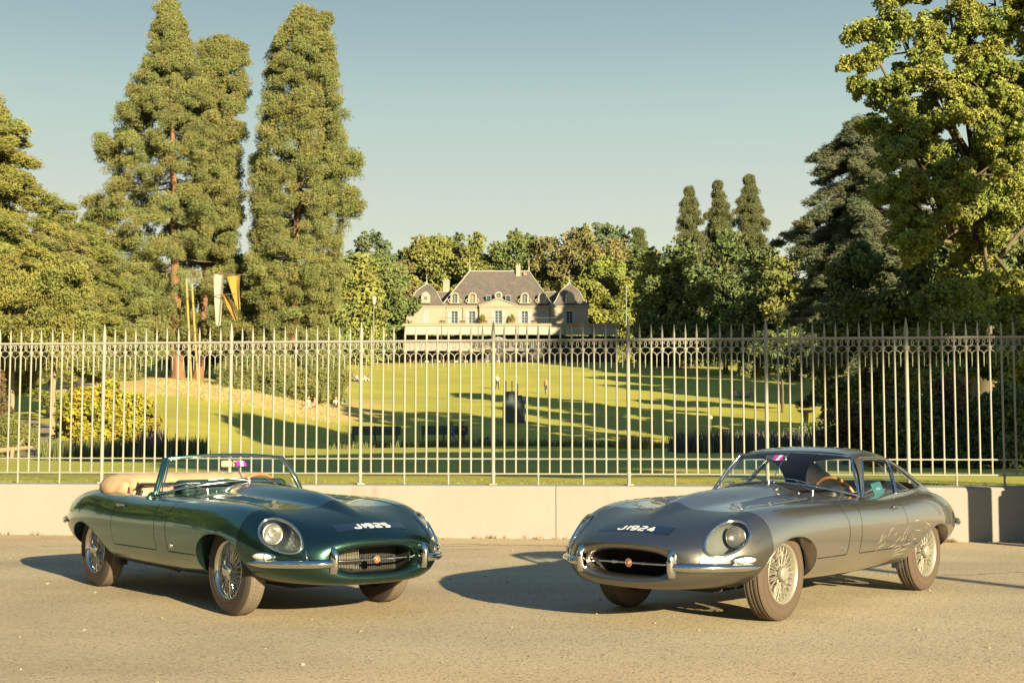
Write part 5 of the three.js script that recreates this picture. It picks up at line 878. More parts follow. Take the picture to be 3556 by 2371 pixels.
    const oy = Y(462), z0 = cz + w * .86; // round window dormer
    const dm = part(h, 'dormer', [box(1.75, 1.5, 1.6, cx, oy - .05, z0 - .55, .05), new THREE.CylinderGeometry(.72, .72, 1.6, 24, 1, false, 0, Math.PI).rotateX(Math.PI / 2).rotateZ(Math.PI / 2).translate(cx, oy + .62, z0 - .55), box(2.0, .14, 1.7, cx, oy - .82, z0 - .52)], trim);
    part(dm, 'oculus', [new THREE.TorusGeometry(.42, .10, 8, 28).translate(cx, oy + .05, z0 + .26)], white); part(dm, 'pane', new THREE.CircleGeometry(.40, 24).translate(cx, oy + .05, z0 + .262), pane); part(dm, 'glazing_bar', [box(.06, .8, .04, cx, oy + .05, z0 + .285), box(.8, .06, .03, cx, oy + .05, z0 + .285)], white);
  }
  // rear wings seen between the roofs
  for (const [a, b] of [[330, 520], [1520, 1660]]) { part(h, 'rear_roof', [bx(X(a), X(b), T, Y(356), -9.5, -6.8)], slate); part(h, 'gutter', bx(X(a), X(b), Y(356), Y(350), -9.6, -6.7), zinc); }
  for (const [a, b, t, e, z] of [[446, 512, 228, 420, -7.5], [1212, 1258, 96, 300, -4.6]]) part(h, 'chimney', [bx(X(a), X(b), Y(e), Y(t), z - .8, z + .4), bx(X(a) - .1, X(b) + .1, Y(t + 18), Y(t + 8), z - .9, z + .5), ...[.3, .7].map(f => new THREE.CylinderGeometry(.13, .16, .4, 10).translate(lerp(X(a), X(b), f), Y(t) + .2, z - .2))], mat(rgb(.26, .23, .175), .9));
  const slopeZ = y => lerp(.28, -5, (y - T - .09) / (ry - T - .09));
  for (const zx of [585, 765, 1300, 1478]) {
    const c = X(zx), y0 = Y(505), w = m(88) / 2, hh = m(64), zf = slopeZ(y0) + .5;
    const d = part(h, 'dormer', [bx(c - w, c - w * .55, y0, y0 + hh, zf - 2.2, zf), bx(c + w * .55, c + w, y0, y0 + hh, zf - 2.2, zf), bx(c - w * 1.25, c + w * 1.25, y0 - .16, y0, zf - .8, zf + .1), new THREE.TorusGeometry(w * .80, w * .22, 6, 20, Math.PI).translate(c, y0 + hh, zf - .12), new THREE.CylinderGeometry(w, w, 2, 20, 1, false, 0, Math.PI).rotateX(Math.PI / 2).rotateZ(Math.PI / 2).translate(c, y0 + hh - .003, zf - 1.3), ...[-1, 1].map(s => new THREE.TorusGeometry(.30, .10, 6, 14).translate(c + s * w * 1.15, y0 + .42, zf - .1))], trim);
    part(d, 'pane', [bx(c - w * .55, c + w * .55, y0 + .003, y0 + hh, zf - .3, zf - .26), new THREE.CircleGeometry(w * .6, 20, 0, Math.PI).translate(c, y0 + hh, zf - .27)], zx === 765 ? mat(rgb(.20, .09, .045), .8) : pane);
    part(d, 'glazing_bar', [bx(c - .04, c + .04, y0, y0 + hh + w * .5, zf - .25, zf - .2), ...[.3, .65, 1].map(f => bx(c - w * .55, c + w * .55, y0 + hh * f - .025, y0 + hh * f + .025, zf - .25, zf - .205))], white);
  }
  { const c = X(1030), y0 = Y(468), zf = slopeZ(y0) + .7; const d = part(h, 'dormer', [new THREE.TorusGeometry(.62, .20, 8, 28).translate(c, y0 + .72, zf), bx(c - .95, c + .95, y0 - .2, y0 + .12, zf - .8, zf + .05), ...[-1, 1].map(s => bx(c + s * 1.9 - .5, c + s * 1.9 + .5, y0 + .7, y0 + .82, zf - 1, zf)), ...[-1, 1].flatMap(s => [bx(c + s * 1.9 - .5, c + s * 1.9 - .4, y0 - .1, y0 + .7, zf - 1, zf), bx(c + s * 1.9 + .4, c + s * 1.9 + .5, y0 - .1, y0 + .7, zf - 1, zf)])], trim); part(d, 'pane', [new THREE.CircleGeometry(.55, 24).translate(c, y0 + .72, zf - .02), ...[-1, 1].map(s => bx(c + s * 1.9 - .4, c + s * 1.9 + .4, y0 - .1, y0 + .7, zf - .4, zf - .3))], pane); part(d, 'glazing_bar', [box(.06, 1.1, .05, c, y0 + .72, zf + .01), box(1.1, .06, .04, c, y0 + .72, zf + .01)], white); }
  part(h, 'roof_light', [bx(X(1288), X(1324), Y(200), Y(168), slopeZ(Y(200)) - .6, slopeZ(Y(200)) + .25)], mat(rgb(.20, .15, .10), .8));
  // french windows with shutters folded back
  for (const [c0, w0, a, b, z, open] of [...wins.map(v => [...v, 0, 1]), [1030, 70, 588, 742, .6, 1], [1757, 62, 592, 742, .5, 2], [290, 58, 592, 742, .5, 0]]) {
    const c = X(c0), w = m(w0) / 2, y0 = Y(b), y1 = Y(a);
    const f = part(h, 'french_window', [bx(c - w, c - w + .09, y0, y1, z - .32, z - .2), bx(c + w - .09, c + w, y0, y1, z - .32, z - .2), bx(c - w + .09, c + w - .09, y1 - .09, y1, z - .32, z - .2), bx(c - .06, c + .06, y0, y1 - .09, z - .31, z - .19), ...[.22, .42, .62, .80].map(q => bx(c - w + .09, c - .06, lerp(y0, y1, q) - .03, lerp(y0, y1, q) + .03, z - .30, z - .2)), ...[.22, .42, .62, .80].map(q => bx(c + .06, c + w - .09, lerp(y0, y1, q) - .03, lerp(y0, y1, q) + .03, z - .30, z - .2)), bx(c - w - .12, c + w + .12, y1 + .003, y1 + .16, z + .003, z + .07)], white);
    for (const s of [-1, 1]) part(f, 'pane', bx(s < 0 ? c - w + .09 : c + .06, s < 0 ? c - .06 : c + w - .09, y0, y1 - .09, z - .29, z - .27), open === 2 ? mat(rgb(.01, .012, .014), .8) : pane);
    for (const s of [-1, 1]) { const sw = open ? m(36) : w, x = open ? c + s * (w + .06 + sw / 2) : c + s * w / 2; part(h, 'shutter', [bx(x - sw / 2 + .01, x + sw / 2 - .01, y0 + .04, y1 - .02, z + .01, z + .06), ...Array.from({ length: 12 }, (_, i) => bx(x - sw / 2 + .06, x + sw / 2 - .06, lerp(y0, y1, .06 + i * .075), lerp(y0, y1, .06 + i * .075) + .05, z + .06, z + .085))], shutM); }
  }
  for (const zx of [492, 822, 1552, 668]) part(h, 'downpipe', new THREE.CylinderGeometry(.06, .06, T - .3, 8).translate(X(zx), T / 2, .10), mat(rgb(.16, .09, .05), .7));
  // terrace with railing, canvas walled veranda below
  const F = 8; // how far the terrace comes forward
  part(h, 'terrace', [bx(X(86), X(2240), -.32, -.06, .9, F), bx(X(86), X(1960), -.30, -.04, -.4, .9)], mat(rgb(.27, .17, .105), .9)); part(h, 'terrace_edge', bx(X(80), X(2246), -.55, -.323, F - .4, F + .12), trim);
  const rl = [bx(X(436), X(1660), 1.02, 1.08, F - .25, F - .2)]; for (let x = X(436); x < X(1660); x += .42) rl.push(bx(x - .015, x + .015, -.06, 1.02, F - .245, F - .215)); part(h, 'railing', rl, mat(rgb(.05, .055, .05), .6));
  const canvas = mat(rgb(.27, .26, .235), .9), y1 = -.56, y0 = Y(862) * .985;
  for (const [a, b] of [[118, 468], [474, 832], [838, 1228], [1234, 1422], [1430, 1690], [1696, 1960], [1966, 2210]]) part(h, 'canvas_blind', bx(X(a), X(b), y0, y1, F - .2, F - .1), canvas);
  const low = Y(1088) * .985; part(h, 'veranda', [bx(X(110), X(2215), low - 1, y0 + 0, F - 3.6, F - 3.3), ...[112, 470, 834, 1230, 1426, 1692, 1962, 2212].map(z => bx(X(z) - .1, X(z) + .1, low - .6, y1, F - .32, F - .21))], mat(rgb(.045, .042, .038), .9));
  // scalloped awnings over the tables on the left
  for (const [a, b] of [[100, 270], [274, 440], [444, 610], [614, 778]]) { const g = new THREE.PlaneGeometry(X(b) - X(a), 2.2, 12, 1), p = g.attributes.position; for (let i = 0; i < p.count; i++) { const t = p.getY(i) > 0 ? 0 : 1; p.setXYZ(i, p.getX(i) + (X(a) + X(b)) / 2, lerp(Y(945), Y(1010), t) * .985 - (t ? .10 * (i % 2) : 0), F + lerp(.1, 2.0, t)); } g.computeVertexNormals(); const aw = part(h, 'awning', g, new THREE.MeshStandardMaterial({ color: rgb(.27, .255, .22), roughness: .9, side: THREE.DoubleSide })); part(aw, 'valance', bx(X(a), X(b), Y(1030) * .985, Y(1008) * .985, F + 1.98, F + 2.0), canvas); }
  // things on the terrace
  for (const [zx, l] of [[870, 'clipped cone bush in a pot left of the middle window'], [1172, 'clipped cone bush in a pot right of the middle window']]) { const t = thing('potted_bush', l, 'plant'); t.position.set(O.x + X(zx), O.y - .05, O.z + 1.6); reseed(zx); part(t, 'pot', lathe([[0, 0], [.34, 0], [.46, .55], [.5, .58], [.5, .66], [.42, .66]], 16), mat(rgb(.25, .12, .07), .8)); const pf = []; for (let i = 0; i < 34; i++) { const k = rnd(), a = rr(0, 6.28), r = lerp(.55, .12, k); pf.push({ p: V(Math.cos(a) * r, .8 + k * 1.35, Math.sin(a) * r), r: V(.2, .2, .2) }); } crownMesh(t, 'foliage', LEAF.fine, gold, fill(pf, 10, .16)); }
  for (const [zx, l] of [[475, 'window box of low plants left of the first french window'], [678, 'window box of low plants between the two left french windows'], [900, 'low planter before the pot left of the middle window'], [1165, 'low planter before the pot right of the middle window'], [1385, 'low planter by the shaded french window']]) { const t = thing('planter', l, 'planter'); t.position.set(O.x + X(zx), O.y - .05, O.z + F - .7); part(t, 'box', box(1.1, .32, .35, 0, .16, 0, .02), mat(rgb(.2, .13, .08), .8)); const pf = []; for (let i = 0; i < 14; i++) pf.push({ p: V(rr(-.5, .5), .42, rr(-.1, .1)), r: V(.14, .14, .14) }); crownMesh(t, 'foliage', LEAF.fine, olive, fill(pf, 8, .13)); }
  // parasols and tables before the veranda
  const gy = z => ground(O.x, z);
  const par = (zx, zy, r, l, c) => { const t = thing('parasol', l, 'parasol', undefined), p = K(zx, zy, 250); t.position.set(p.x, ground(p.x, -250), -250); const H = p.y - t.position.y; const n = 8, pos = [], idx = []; pos.push(0, H, 0); for (let i = 0; i < n; i++) { const a = (i + .5) / n * 6.283; pos.push(Math.cos(a) * r, H - .75, Math.sin(a) * r, Math.cos(a) * r, H - .95, Math.sin(a) * r); } for (let i = 0; i < n; i++) { const a = 1 + 2 * i, b = 1 + 2 * ((i + 1) % n); idx.push(0, b, a, a, b, b + 1, a, b + 1, a + 1); } const g = new THREE.BufferGeometry(); g.setAttribute('position', new THREE.Float32BufferAttribute(pos, 3)); g.setIndex(idx); const q = g.toNonIndexed(); q.computeVertexNormals(); part(t, 'canopy', q, new THREE.MeshStandardMaterial({ color: c, roughness: .9, side: THREE.DoubleSide })); part(t, 'pole', new THREE.CylinderGeometry(.03, .03, H, 8).translate(0, H / 2, 0), mat(rgb(.3, .3, .3), .5)); };
  par(1030, 845, 2.3, 'white parasol before the veranda, under the middle window', rgb(.26, .26, .25)); par(905, 935, 2.0, 'beige parasol just left of the white parasol', rgb(.22, .20, .15)); par(1160, 948, 1.9, 'dull parasol right of the white parasol', rgb(.20, .19, .16)); par(1300, 950, 2.0, 'parasol in shade farthest right before the veranda', rgb(.20, .20, .19)); par(800, 955, 1.9, 'parasol left of the beige parasol', rgb(.22, .20, .15));
  const ord = ['first', 'second', 'third', 'fourth', 'fifth', 'sixth', 'seventh', 'eighth', 'ninth', 'tenth', 'eleventh', 'twelfth', 'thirteenth', 'fourteenth', 'fifteenth', 'sixteenth', 'seventeenth'];
  const tbl = (zx, cloth, l) => { const t = thing('table', l, 'table', 'restaurant tables before the veranda'), p = K(zx, 1075, 251); t.position.set(p.x, ground(p.x, -251), -251); part(t, 'top', new THREE.CylinderGeometry(.5, .5, .04, 16).translate(0, .74, 0), cloth); part(t, 'leg', new THREE.CylinderGeometry(.04, .25, .72, 8).translate(0, .36, 0), mat(rgb(.1, .1, .1), .6)); for (const s of [-1, 1]) part(t, 'cloth', box(.7, .3, .01, 0, .6, s * .45), cloth); };
  const cl = mat(rgb(.28, .27, .25), .9), wd = mat(rgb(.16, .07, .035), .8); [180, 300, 420, 520, 600, 700, 820, 920, 1030, 1150, 1270, 1390, 1500, 1600, 1720, 1850].forEach((z, i) => tbl(z, i % 3 ? cl : wd, `${ord[i]} small table from the left in the row before the veranda`));
  const ch = (zx, dz, c, l) => { const t = thing('chair', l, 'chair', 'restaurant chairs before the veranda'), p = K(zx, 1075, 251 + dz); t.position.set(p.x, ground(p.x, p.z), p.z); part(t, 'seat', box(.45, .05, .45, 0, .45, 0), c); part(t, 'backrest', box(.45, .45, .04, 0, .72, .2), c); for (const [a, b] of [[-1, -1], [1, -1], [1, 1], [-1, 1]]) part(t, 'leg', box(.04, .45, .04, a * .2, .225, b * .2), c); };
  const dk = mat(rgb(.05, .035, .03), .7), rd = mat(rgb(.16, .06, .035), .7); [130, 235, 350, 385, 470, 560, 660, 745, 870, 975, 1090, 1210, 1330, 1450, 1550, 1660, 1790].forEach((z, i) => ch(z, (i % 3) - 1.4, i % 4 ? dk : rd, `${ord[i]} small ${i % 4 ? 'dark' : 'reddish'} chair from the left among the restaurant tables`));
}
// ---------- people ----------
function blobFigure(bones, res = 44) {
  let lo = V(1e9, 1e9, 1e9), hi = V(-1e9, -1e9, -1e9); for (const b of bones) for (const [p, r] of [[b.a, b.ra], [b.b, b.rb]]) { lo.min(p.clone().addScalar(-r - .03)); hi.max(p.clone().addScalar(r + .03)); }
  const ctr = lo.clone().add(hi).multiplyScalar(.5), half = Math.max(hi.x - lo.x, hi.y - lo.y, hi.z - lo.z) / 2 * 1.12;
  const mc = new MarchingCubes(res, new THREE.MeshBasicMaterial(), false, false, 60000); mc.isolation = 0;
  const dist = (p, b) => { const ab = b.b.clone().sub(b.a), t = Math.min(1, Math.max(0, p.clone().sub(b.a).dot(ab) / Math.max(1e-9, ab.lengthSq()))); return p.distanceTo(b.a.clone().addScaledVector(ab, t)) - lerp(b.ra, b.rb, t); };
  const h = res / 2, p = V(0, 0, 0);
  for (let k = 0; k < res; k++) for (let j = 0; j < res; j++) for (let i = 0; i < res; i++) {
    p.set((i - h) / h * half + ctr.x, (j - h) / h * half + ctr.y, (k - h) / h * half + ctr.z); let s = 0; for (const b of bones) s += Math.exp(-dist(p, b) / .018); mc.field[i + j * res + k * res * res] = .018 * Math.log(Math.max(s, 1e-30));
  }
  mc.update(); const n = mc.count, pos = [], nor = [], col = [];
  for (let i = 0; i < n; i++) { const q = V(mc.positionArray[3 * i] * half + ctr.x, mc.positionArray[3 * i + 1] * half + ctr.y, mc.positionArray[3 * i + 2] * half + ctr.z); pos.push(q.x, q.y, q.z); nor.push(-mc.normalArray[3 * i], -mc.normalArray[3 * i + 1], -mc.normalArray[3 * i + 2]); let d = 1e9, c; for (const b of bones) { const e = dist(q, b); if (e < d) { d = e; c = b.c; } } col.push(...c); }
  const g = new THREE.BufferGeometry(); g.setAttribute('position', new THREE.Float32BufferAttribute(pos, 3)); g.setAttribute('color', new THREE.Float32BufferAttribute(col, 3)); g.computeVertexNormals();
  return mergeVertices(g, 1e-4);
}
const figM = new THREE.MeshStandardMaterial({ vertexColors: true, roughness: .85 });
// joints by pose; y up, facing +z
function person(label, pos, turn, o) {
  const t = thing('person', label, 'person', o.group), sk = o.skin ?? [.33, .20, .13], top = o.top, low = o.low, shoe = o.shoe ?? [.05, .05, .05], B = (a, b, ra, rb, c) => ({ a, b, ra, rb, c });
  const s = o.pose, hipY = s === 'stand' ? .92 : s === 'bench' ? .50 : .13, lean = s === 'floor' ? (o.lean ?? .12) : s === 'bench' ? -.06 : 0, bones = [];
  const hip = x => V(x * .095, hipY, 0), ch = V(0, hipY + .38, lean * .7 + .01), nk = V(0, hipY + .56, lean), hd = V(0, hipY + .68, lean + .03 + (o.nod ?? 0));
  bones.push(B(V(-.08, hipY + .02, 0), V(.08, hipY + .02, 0), .125, .125, low), B(V(0, hipY + .1, 0), ch, .125, .145, top), B(ch.clone().add(V(-.10, .07, 0)), ch.clone().add(V(.10, .07, 0)), .105, .105, top), B(ch, nk, .09, .055, top), B(nk, hd, .052, .055, sk), B(hd.clone().add(V(0, .03, 0)), hd.clone().add(V(0, .09, 0)), .093, .098, sk), B(hd.clone().add(V(0, .01, .088)), hd.clone().add(V(0, .03, .10)), .018, .012, sk));
  for (const x of [-1, 1]) {
    const h = hip(x); let kn, an, toe;
    if (s === 'stand') { const st = (o.stride ?? .05) * x; kn = V(h.x * 1.05, .49, st * .9 + .02); an = V(h.x * 1.0, .08, st * 1.7 - (st < 0 ? .06 : 0)); toe = an.clone().add(V(x * .02, -.045, .15)); }
    else if (s === 'bench') { kn = V(h.x * 1.5, .50, .44); an = V(h.x * 1.3, .09, .46 + x * (o.cross ?? .04)); toe = an.clone().add(V(0, -.045, .15)); }
    else { kn = V(h.x * (o.open ?? 1.8), .42, .34); an = V(h.x * 1.6, .07, .52); toe = an.clone().add(V(0, .0, .13)); if (o.pose2 === 'legs') { kn = V(h.x * 1.2, .14, .44); an = V(h.x * 1.1, .08, .84); toe = an.clone().add(V(0, .12, .05)); } }
    bones.push(B(h, kn, .092, .062, low), B(kn, an, .062, .042, o.bare ? sk : low), B(an, toe, .044, .034, shoe));
    const sh = ch.clone().add(V(x * .185, .10, 0)); let el, wr;
    const arm = o.arms?.[x < 0 ? 0 : 1] ?? 'down';
    if (arm === 'down') { el = sh.clone().add(V(x * .05, -.28, -.03)); wr = el.clone().add(V(x * .0, -.24, .06)); } else if (arm === 'head') { el = sh.clone().add(V(x * .17, .06, .14)); wr = hd.clone().add(V(x * .09, .08, .08)); } else if (arm === 'cross') { el = sh.clone().add(V(x * .07, -.26, .08)); wr = V(-x * .10, ch.y - .02, ch.z + .20); } else if (arm === 'lap') { el = sh.clone().add(V(x * .06, -.25, .06)); wr = V(x * .06, hipY + .16, .26); } else { el = sh.clone().add(V(x * .08, -.25, -.14)); wr = V(x * .24, hipY * .5, -.30); }
    bones.push(B(sh, el, .055, .043, top), B(el, wr, .042, .030, o.sleeve ? top : sk), B(wr, wr.clone().add(wr.clone().sub(el).setLength(.09)), .033, .026, sk));
    for (let f = 0; f < 4; f++) { const d = wr.clone().sub(el).normalize(), e = wr.clone().addScaledVector(d, .09).add(V((f - 1.5) * .016, 0, .004 * f)); bones.push(B(e, e.clone().addScaledVector(d, .075 - .008 * Math.abs(f - 1.4)), .009, .008, sk)); }
  }
  part(t, 'body', blobFigure(bones), figM);
  const hb = [B(hd.clone().add(V(0, .085, -.022)), hd.clone().add(V(0, .115, -.012)), .098, .096, o.hair ?? [.04, .03, .02])]; if (o.long) hb.push(B(hd.clone().add(V(-.05, .02, -.07)), nk.clone().add(V(-.06, -.12, -.09)), .065, .045, o.hair ?? [.04, .03, .02]), B(hd.clone().add(V(.05, .02, -.07)), nk.clone().add(V(.06, -.12, -.09)), .065, .045, o.hair ?? [.04, .03, .02]));
  part(t, 'hair', blobFigure(hb, 22), figM);
  t.position.copy(pos); t.rotation.y = turn; if (o.tip) t.rotation.z = o.tip; return t;
}
{
  const G = (x, y, d) => gAt(x, d), onLawn = (x, y) => { let lo = 22, hi = 255; for (let i = 0; i < 40; i++) { const m = (lo + hi) / 2, p = P(x, y, m); if (p.y > ground(p.x, -m)) lo = m; else hi = m; } const p = P(x, y, lo); return V(p.x, ground(p.x, p.z), p.z); };
  person('person walking on the lawn in white top and dark trousers, hand at head', onLawn(1142, 894), .5, { pose: 'stand', stride: .10, top: [.40, .36, .30], low: [.03, .03, .045], arms: ['head', 'down'], hair: [.05, .03, .02] });
  person('person standing on the lawn in tan top and dark shorts', onLawn(1254, 905), -.4, { pose: 'stand', top: [.26, .17, .09], low: [.05, .055, .06], bare: true, hair: [.06, .04, .02] });
  for (const [x, y, tn, o, l] of [[811, 876, .6, { top: [.06, .06, .07], low: [.1, .1, .12] }, 'leftmost of the group sitting on the far lawn, dark top'], [819, 876, 0, { top: [.40, .37, .32], low: [.35, .32, .28] }, 'second from left of the group on the far lawn, in white'], [830, 877, -.3, { top: [.42, .38, .34], low: [.38, .35, .3] }, 'middle of the group on the far lawn, bright white clothes'], [838, 876, -.6, { top: [.40, .36, .30], low: [.30, .28, .25] }, 'fourth of the group on the far lawn, white top, leaning'], [846, 875, -1, { top: [.20, .09, .06], low: [.38, .34, .3] }, 'rightmost of the group on the far lawn, reddish top']]) person(l, onLawn(x, y), tn, { pose: 'floor', arms: ['lap', 'lap'], long: true, ...o });
  person('person sitting alone on the sunlit lawn left, pale pink top', onLawn(709, 936), .8, { pose: 'floor', pose2: 'legs', top: [.40, .26, .20], low: [.36, .28, .22], arms: ['back', 'back'], lean: -.12 });
  person('person reclining on the sunlit lawn left in a pinkish shirt', onLawn(718, 938), -1.2, { pose: 'floor', pose2: 'legs', top: [.42, .22, .17], low: [.34, .26, .2], arms: ['back', 'back'], lean: -.2 });
  person('person sitting at the shadow edge beside a white bag', onLawn(770, 936), .4, { pose: 'floor', top: [.36, .28, .22], low: [.06, .07, .09], arms: ['lap', 'back'] });
  person('person in dark clothes sitting at the shadow edge on the lawn', onLawn(778, 930), -.8, { pose: 'floor', top: [.05, .06, .08], low: [.05, .05, .07], arms: ['lap', 'lap'], long: true });
  { const p = onLawn(787, 930), t = thing('cloth_bundle', 'white bundle of cloth standing up on the lawn at the shadow edge', 'cloth'); t.position.copy(p); reseed(77); const g = new THREE.ConeGeometry(.42, 1.0, 12, 5), q = g.attributes.position; for (let i = 0; i < q.count; i++) { const k = rr(.75, 1.25); q.setXYZ(i, q.getX(i) * k, q.getY(i) + .5, q.getZ(i) * k); } g.computeVertexNormals(); part(t, 'cloth', g, mat(rgb(.30, .31, .30), .9)); part(t, 'base_fold', new THREE.SphereGeometry(.5, 14, 8).scale(1.2, .2, .8).translate(.1, .08, .1), mat(rgb(.26, .27, .27), .9)); }
  [[1692, .9, [.40, .36, .32], 'leftmost of the people lying on the lawn at right, in white'], [1703, -.3, [.30, .14, .10], 'second of the people on the lawn at right, reddish top'], [1712, .2, [.38, .34, .30], 'third of the people on the lawn at right, pale top'], [1721, -1, [.36, .2, .14], 'rightmost of the people on the lawn at right']].forEach(([x, tn, top, l]) => person(l, onLawn(x, 913), tn, { pose: 'floor', pose2: 'legs', top, low: [.28, .24, .2], arms: ['back', 'back'], lean: -.22 }));
  // long benches in the shade, and the two who sit on one
  const bench = (x0, x1, d, label) => { const t = thing('bench', label, 'bench'), a = gAt(x0, d), b = gAt(x1, d), L = b.x - a.x; t.position.set((a.x + b.x) / 2, ground((a.x + b.x) / 2, -d), -d); const m = mat(rgb(.035, .05, .062), .7); for (let i = 0; i < 3; i++) part(t, 'seat_slat', box(L, .04, .12, 0, .44, .04 + i * .14, .008), m); for (let i = 0; i < 5; i++) part(t, 'back_slat', box(L, .105, .035, 0, .52 + i * .115, -.10 - i * .025, .008), m); for (const s of [-.46, -.02, .42]) part(t, 'leg', [box(.06, .44, .06, s * L, .22, .30), box(.06, 1.06, .06, s * L, .53, -.16).rotateX(-.0), box(.06, .05, .5, s * L, .40, .08)], m); return t; };
  bench(808, 921, 92, 'long dark bench with high back in shade, empty, left of the pair'); const b2 = bench(968, 1075, 92, 'long dark bench in shade on which two people sit');
  const bp = (x) => { const p = P(x, 1010, 91.75); return V(p.x, b2.position.y - .02, -91.72); };
  person('woman with long dark hair in denim on the bench', bp(1037), .15, { pose: 'bench', top: [.10, .14, .18], low: [.16, .20, .25], sleeve: true, shoe: [.3, .3, .3], arms: ['lap', 'lap'], long: true }); person('man in black with arms crossed on the bench', bp(1062), -.2, { pose: 'bench', top: [.015, .015, .02], low: [.025, .03, .04], arms: ['cross', 'cross'] });
  // block sculpture with three prongs
  { const t = thing('sculpture', 'blue grey steel block sculpture with three upright prongs on the lawn', 'sculpture'), b = onLawn(1179, 970), d = -b.z; t.position.copy(b); const w = p => wAt(p, d), m = mat(rgb(.035, .055, .07), .5); part(t, 'tall_block', [box(w(29), w(71), w(16), w(-5), w(35.5), 0, .03)], m); part(t, 'side_block', [box(w(11), w(62), w(14), w(15.1), w(31), w(-1), .03), box(w(6), w(50), w(12), w(23.5), w(25), w(1), .03)], m); part(t, 'low_block', box(w(5), w(44), w(12), w(-22), w(22), 0, .03), m); for (const x of [-17, -3, 10]) part(t, 'prong', box(w(2.2), w(26), w(2.2), w(x), w(x > 0 ? 76 : 82), w(2), .01), m); part(t, 'channel', [box(w(3), w(18), .1, w(-12), w(60), w(8.2), .02), box(w(3), w(18), .1, w(2), w(60), w(8.2), .02), box(w(24), w(3), .1, w(-5), w(30), w(8.2), .02)], m); }
  // bicycle lying on its side
  { const t = thing('bicycle', 'teal bicycle lying on its side in the shaded grass', 'bicycle'), p = gAt(1130, 90); t.position.copy(p).add(V(0, .12, 0)); t.rotation.set(-1.25, .15, .1); const m = mat(rgb(.03, .16, .14), .4), k = mat(rgb(.02, .02, .02), .7); for (const x of [-.52, .52]) { const w = part(t, 'wheel', new THREE.TorusGeometry(.33, .02, 6, 28).translate(x, 0, 0), k); part(w, 'spokes', Array.from({ length: 8 }, (_, i) => bar(V(x, 0, 0), V(x + .32 * Math.cos(i * .785), .32 * Math.sin(i * .785), 0), .004, .004, 4)), mat(rgb(.3, .3, .3), .4)); } part(t, 'frame', [[-.52, 0, -.12, .02], [-.12, .02, -.2, .5], [-.2, .5, .36, .52], [.36, .52, -.12, .02], [-.52, 0, -.2, .45], [.52, 0, .36, .58]].map(([a, b, c, d]) => bar(V(a, b, 0), V(c, d, 0), .018)), m); part(t, 'saddle', box(.25, .05, .12, -.22, .56, 0, .02), k); part(t, 'handlebar', bar(V(.38, .62, -.26), V(.38, .62, .26), .014), k); }
  // pole, lamps, pedestal
  { const t = thing('flagpole', 'slim pale blue pole standing before the bright chestnut tree', 'pole'), p = gAt(1440, 200); t.position.copy(p); const H = topH(1440, 655, 200); part(t, 'pole', new THREE.CylinderGeometry(.05, .09, H, 10).translate(0, H / 2, 0), mat(rgb(.16, .21, .25), .5)); part(t, 'cap', new THREE.SphereGeometry(.1, 10, 8).translate(0, H, 0), mat(rgb(.16, .21, .25), .5)); }
  { const t = thing('park_lamp', 'white lantern on a post left of the mansion', 'lamp'), p = gAt(857, 225); t.position.copy(p); const H = topH(857, 700, 225); part(t, 'post', new THREE.CylinderGeometry(.06, .10, H, 10).translate(0, H / 2, 0), mat(rgb(.2, .2, .18), .6)); part(t, 'lantern', lathe([[.1, H], [.30, H + .15], [.42, H + 1.1], [.5, H + 1.2], [.1, H + 1.5], [0, H + 1.6]], 8), mat(rgb(.27, .26, .23), .6)); }
  { const t = thing('park_lamp', 'small white lamp on a thin post on the right lawn', 'lamp'), p = gAt(1632, 88); t.position.copy(p); const H = topH(1632, 963, 88); part(t, 'post', new THREE.CylinderGeometry(.025, .03, H, 8).translate(0, H / 2, 0), mat(rgb(.15, .15, .14), .6)); part(t, 'shade', lathe([[0, H], [.10, H], [.15, H + .14], [.06, H + .26], [0, H + .28]], 12), mat(rgb(.30, .29, .26), .6)); }
  { const t = thing('stone_pedestal', 'small stone pedestal with a flat bowl under the small dark tree', 'pedestal'), p = gAt(1851, 106); t.position.copy(p); const H = topH(1851, 944, 106); part(t, 'column', lathe([[.0, 0], [.34, 0], [.34, .14], [.2, .22], [.17, H * .5], [.22, H - .3], [.16, H - .1]], 14), mat(rgb(.16, .16, .14), .9)); part(t, 'bowl', lathe([[.12, H - .2], [.5, H - .1], [.75, H + .06], [.72, H + .09], [.0, H]], 18), mat(rgb(.16, .16, .14), .9)); }
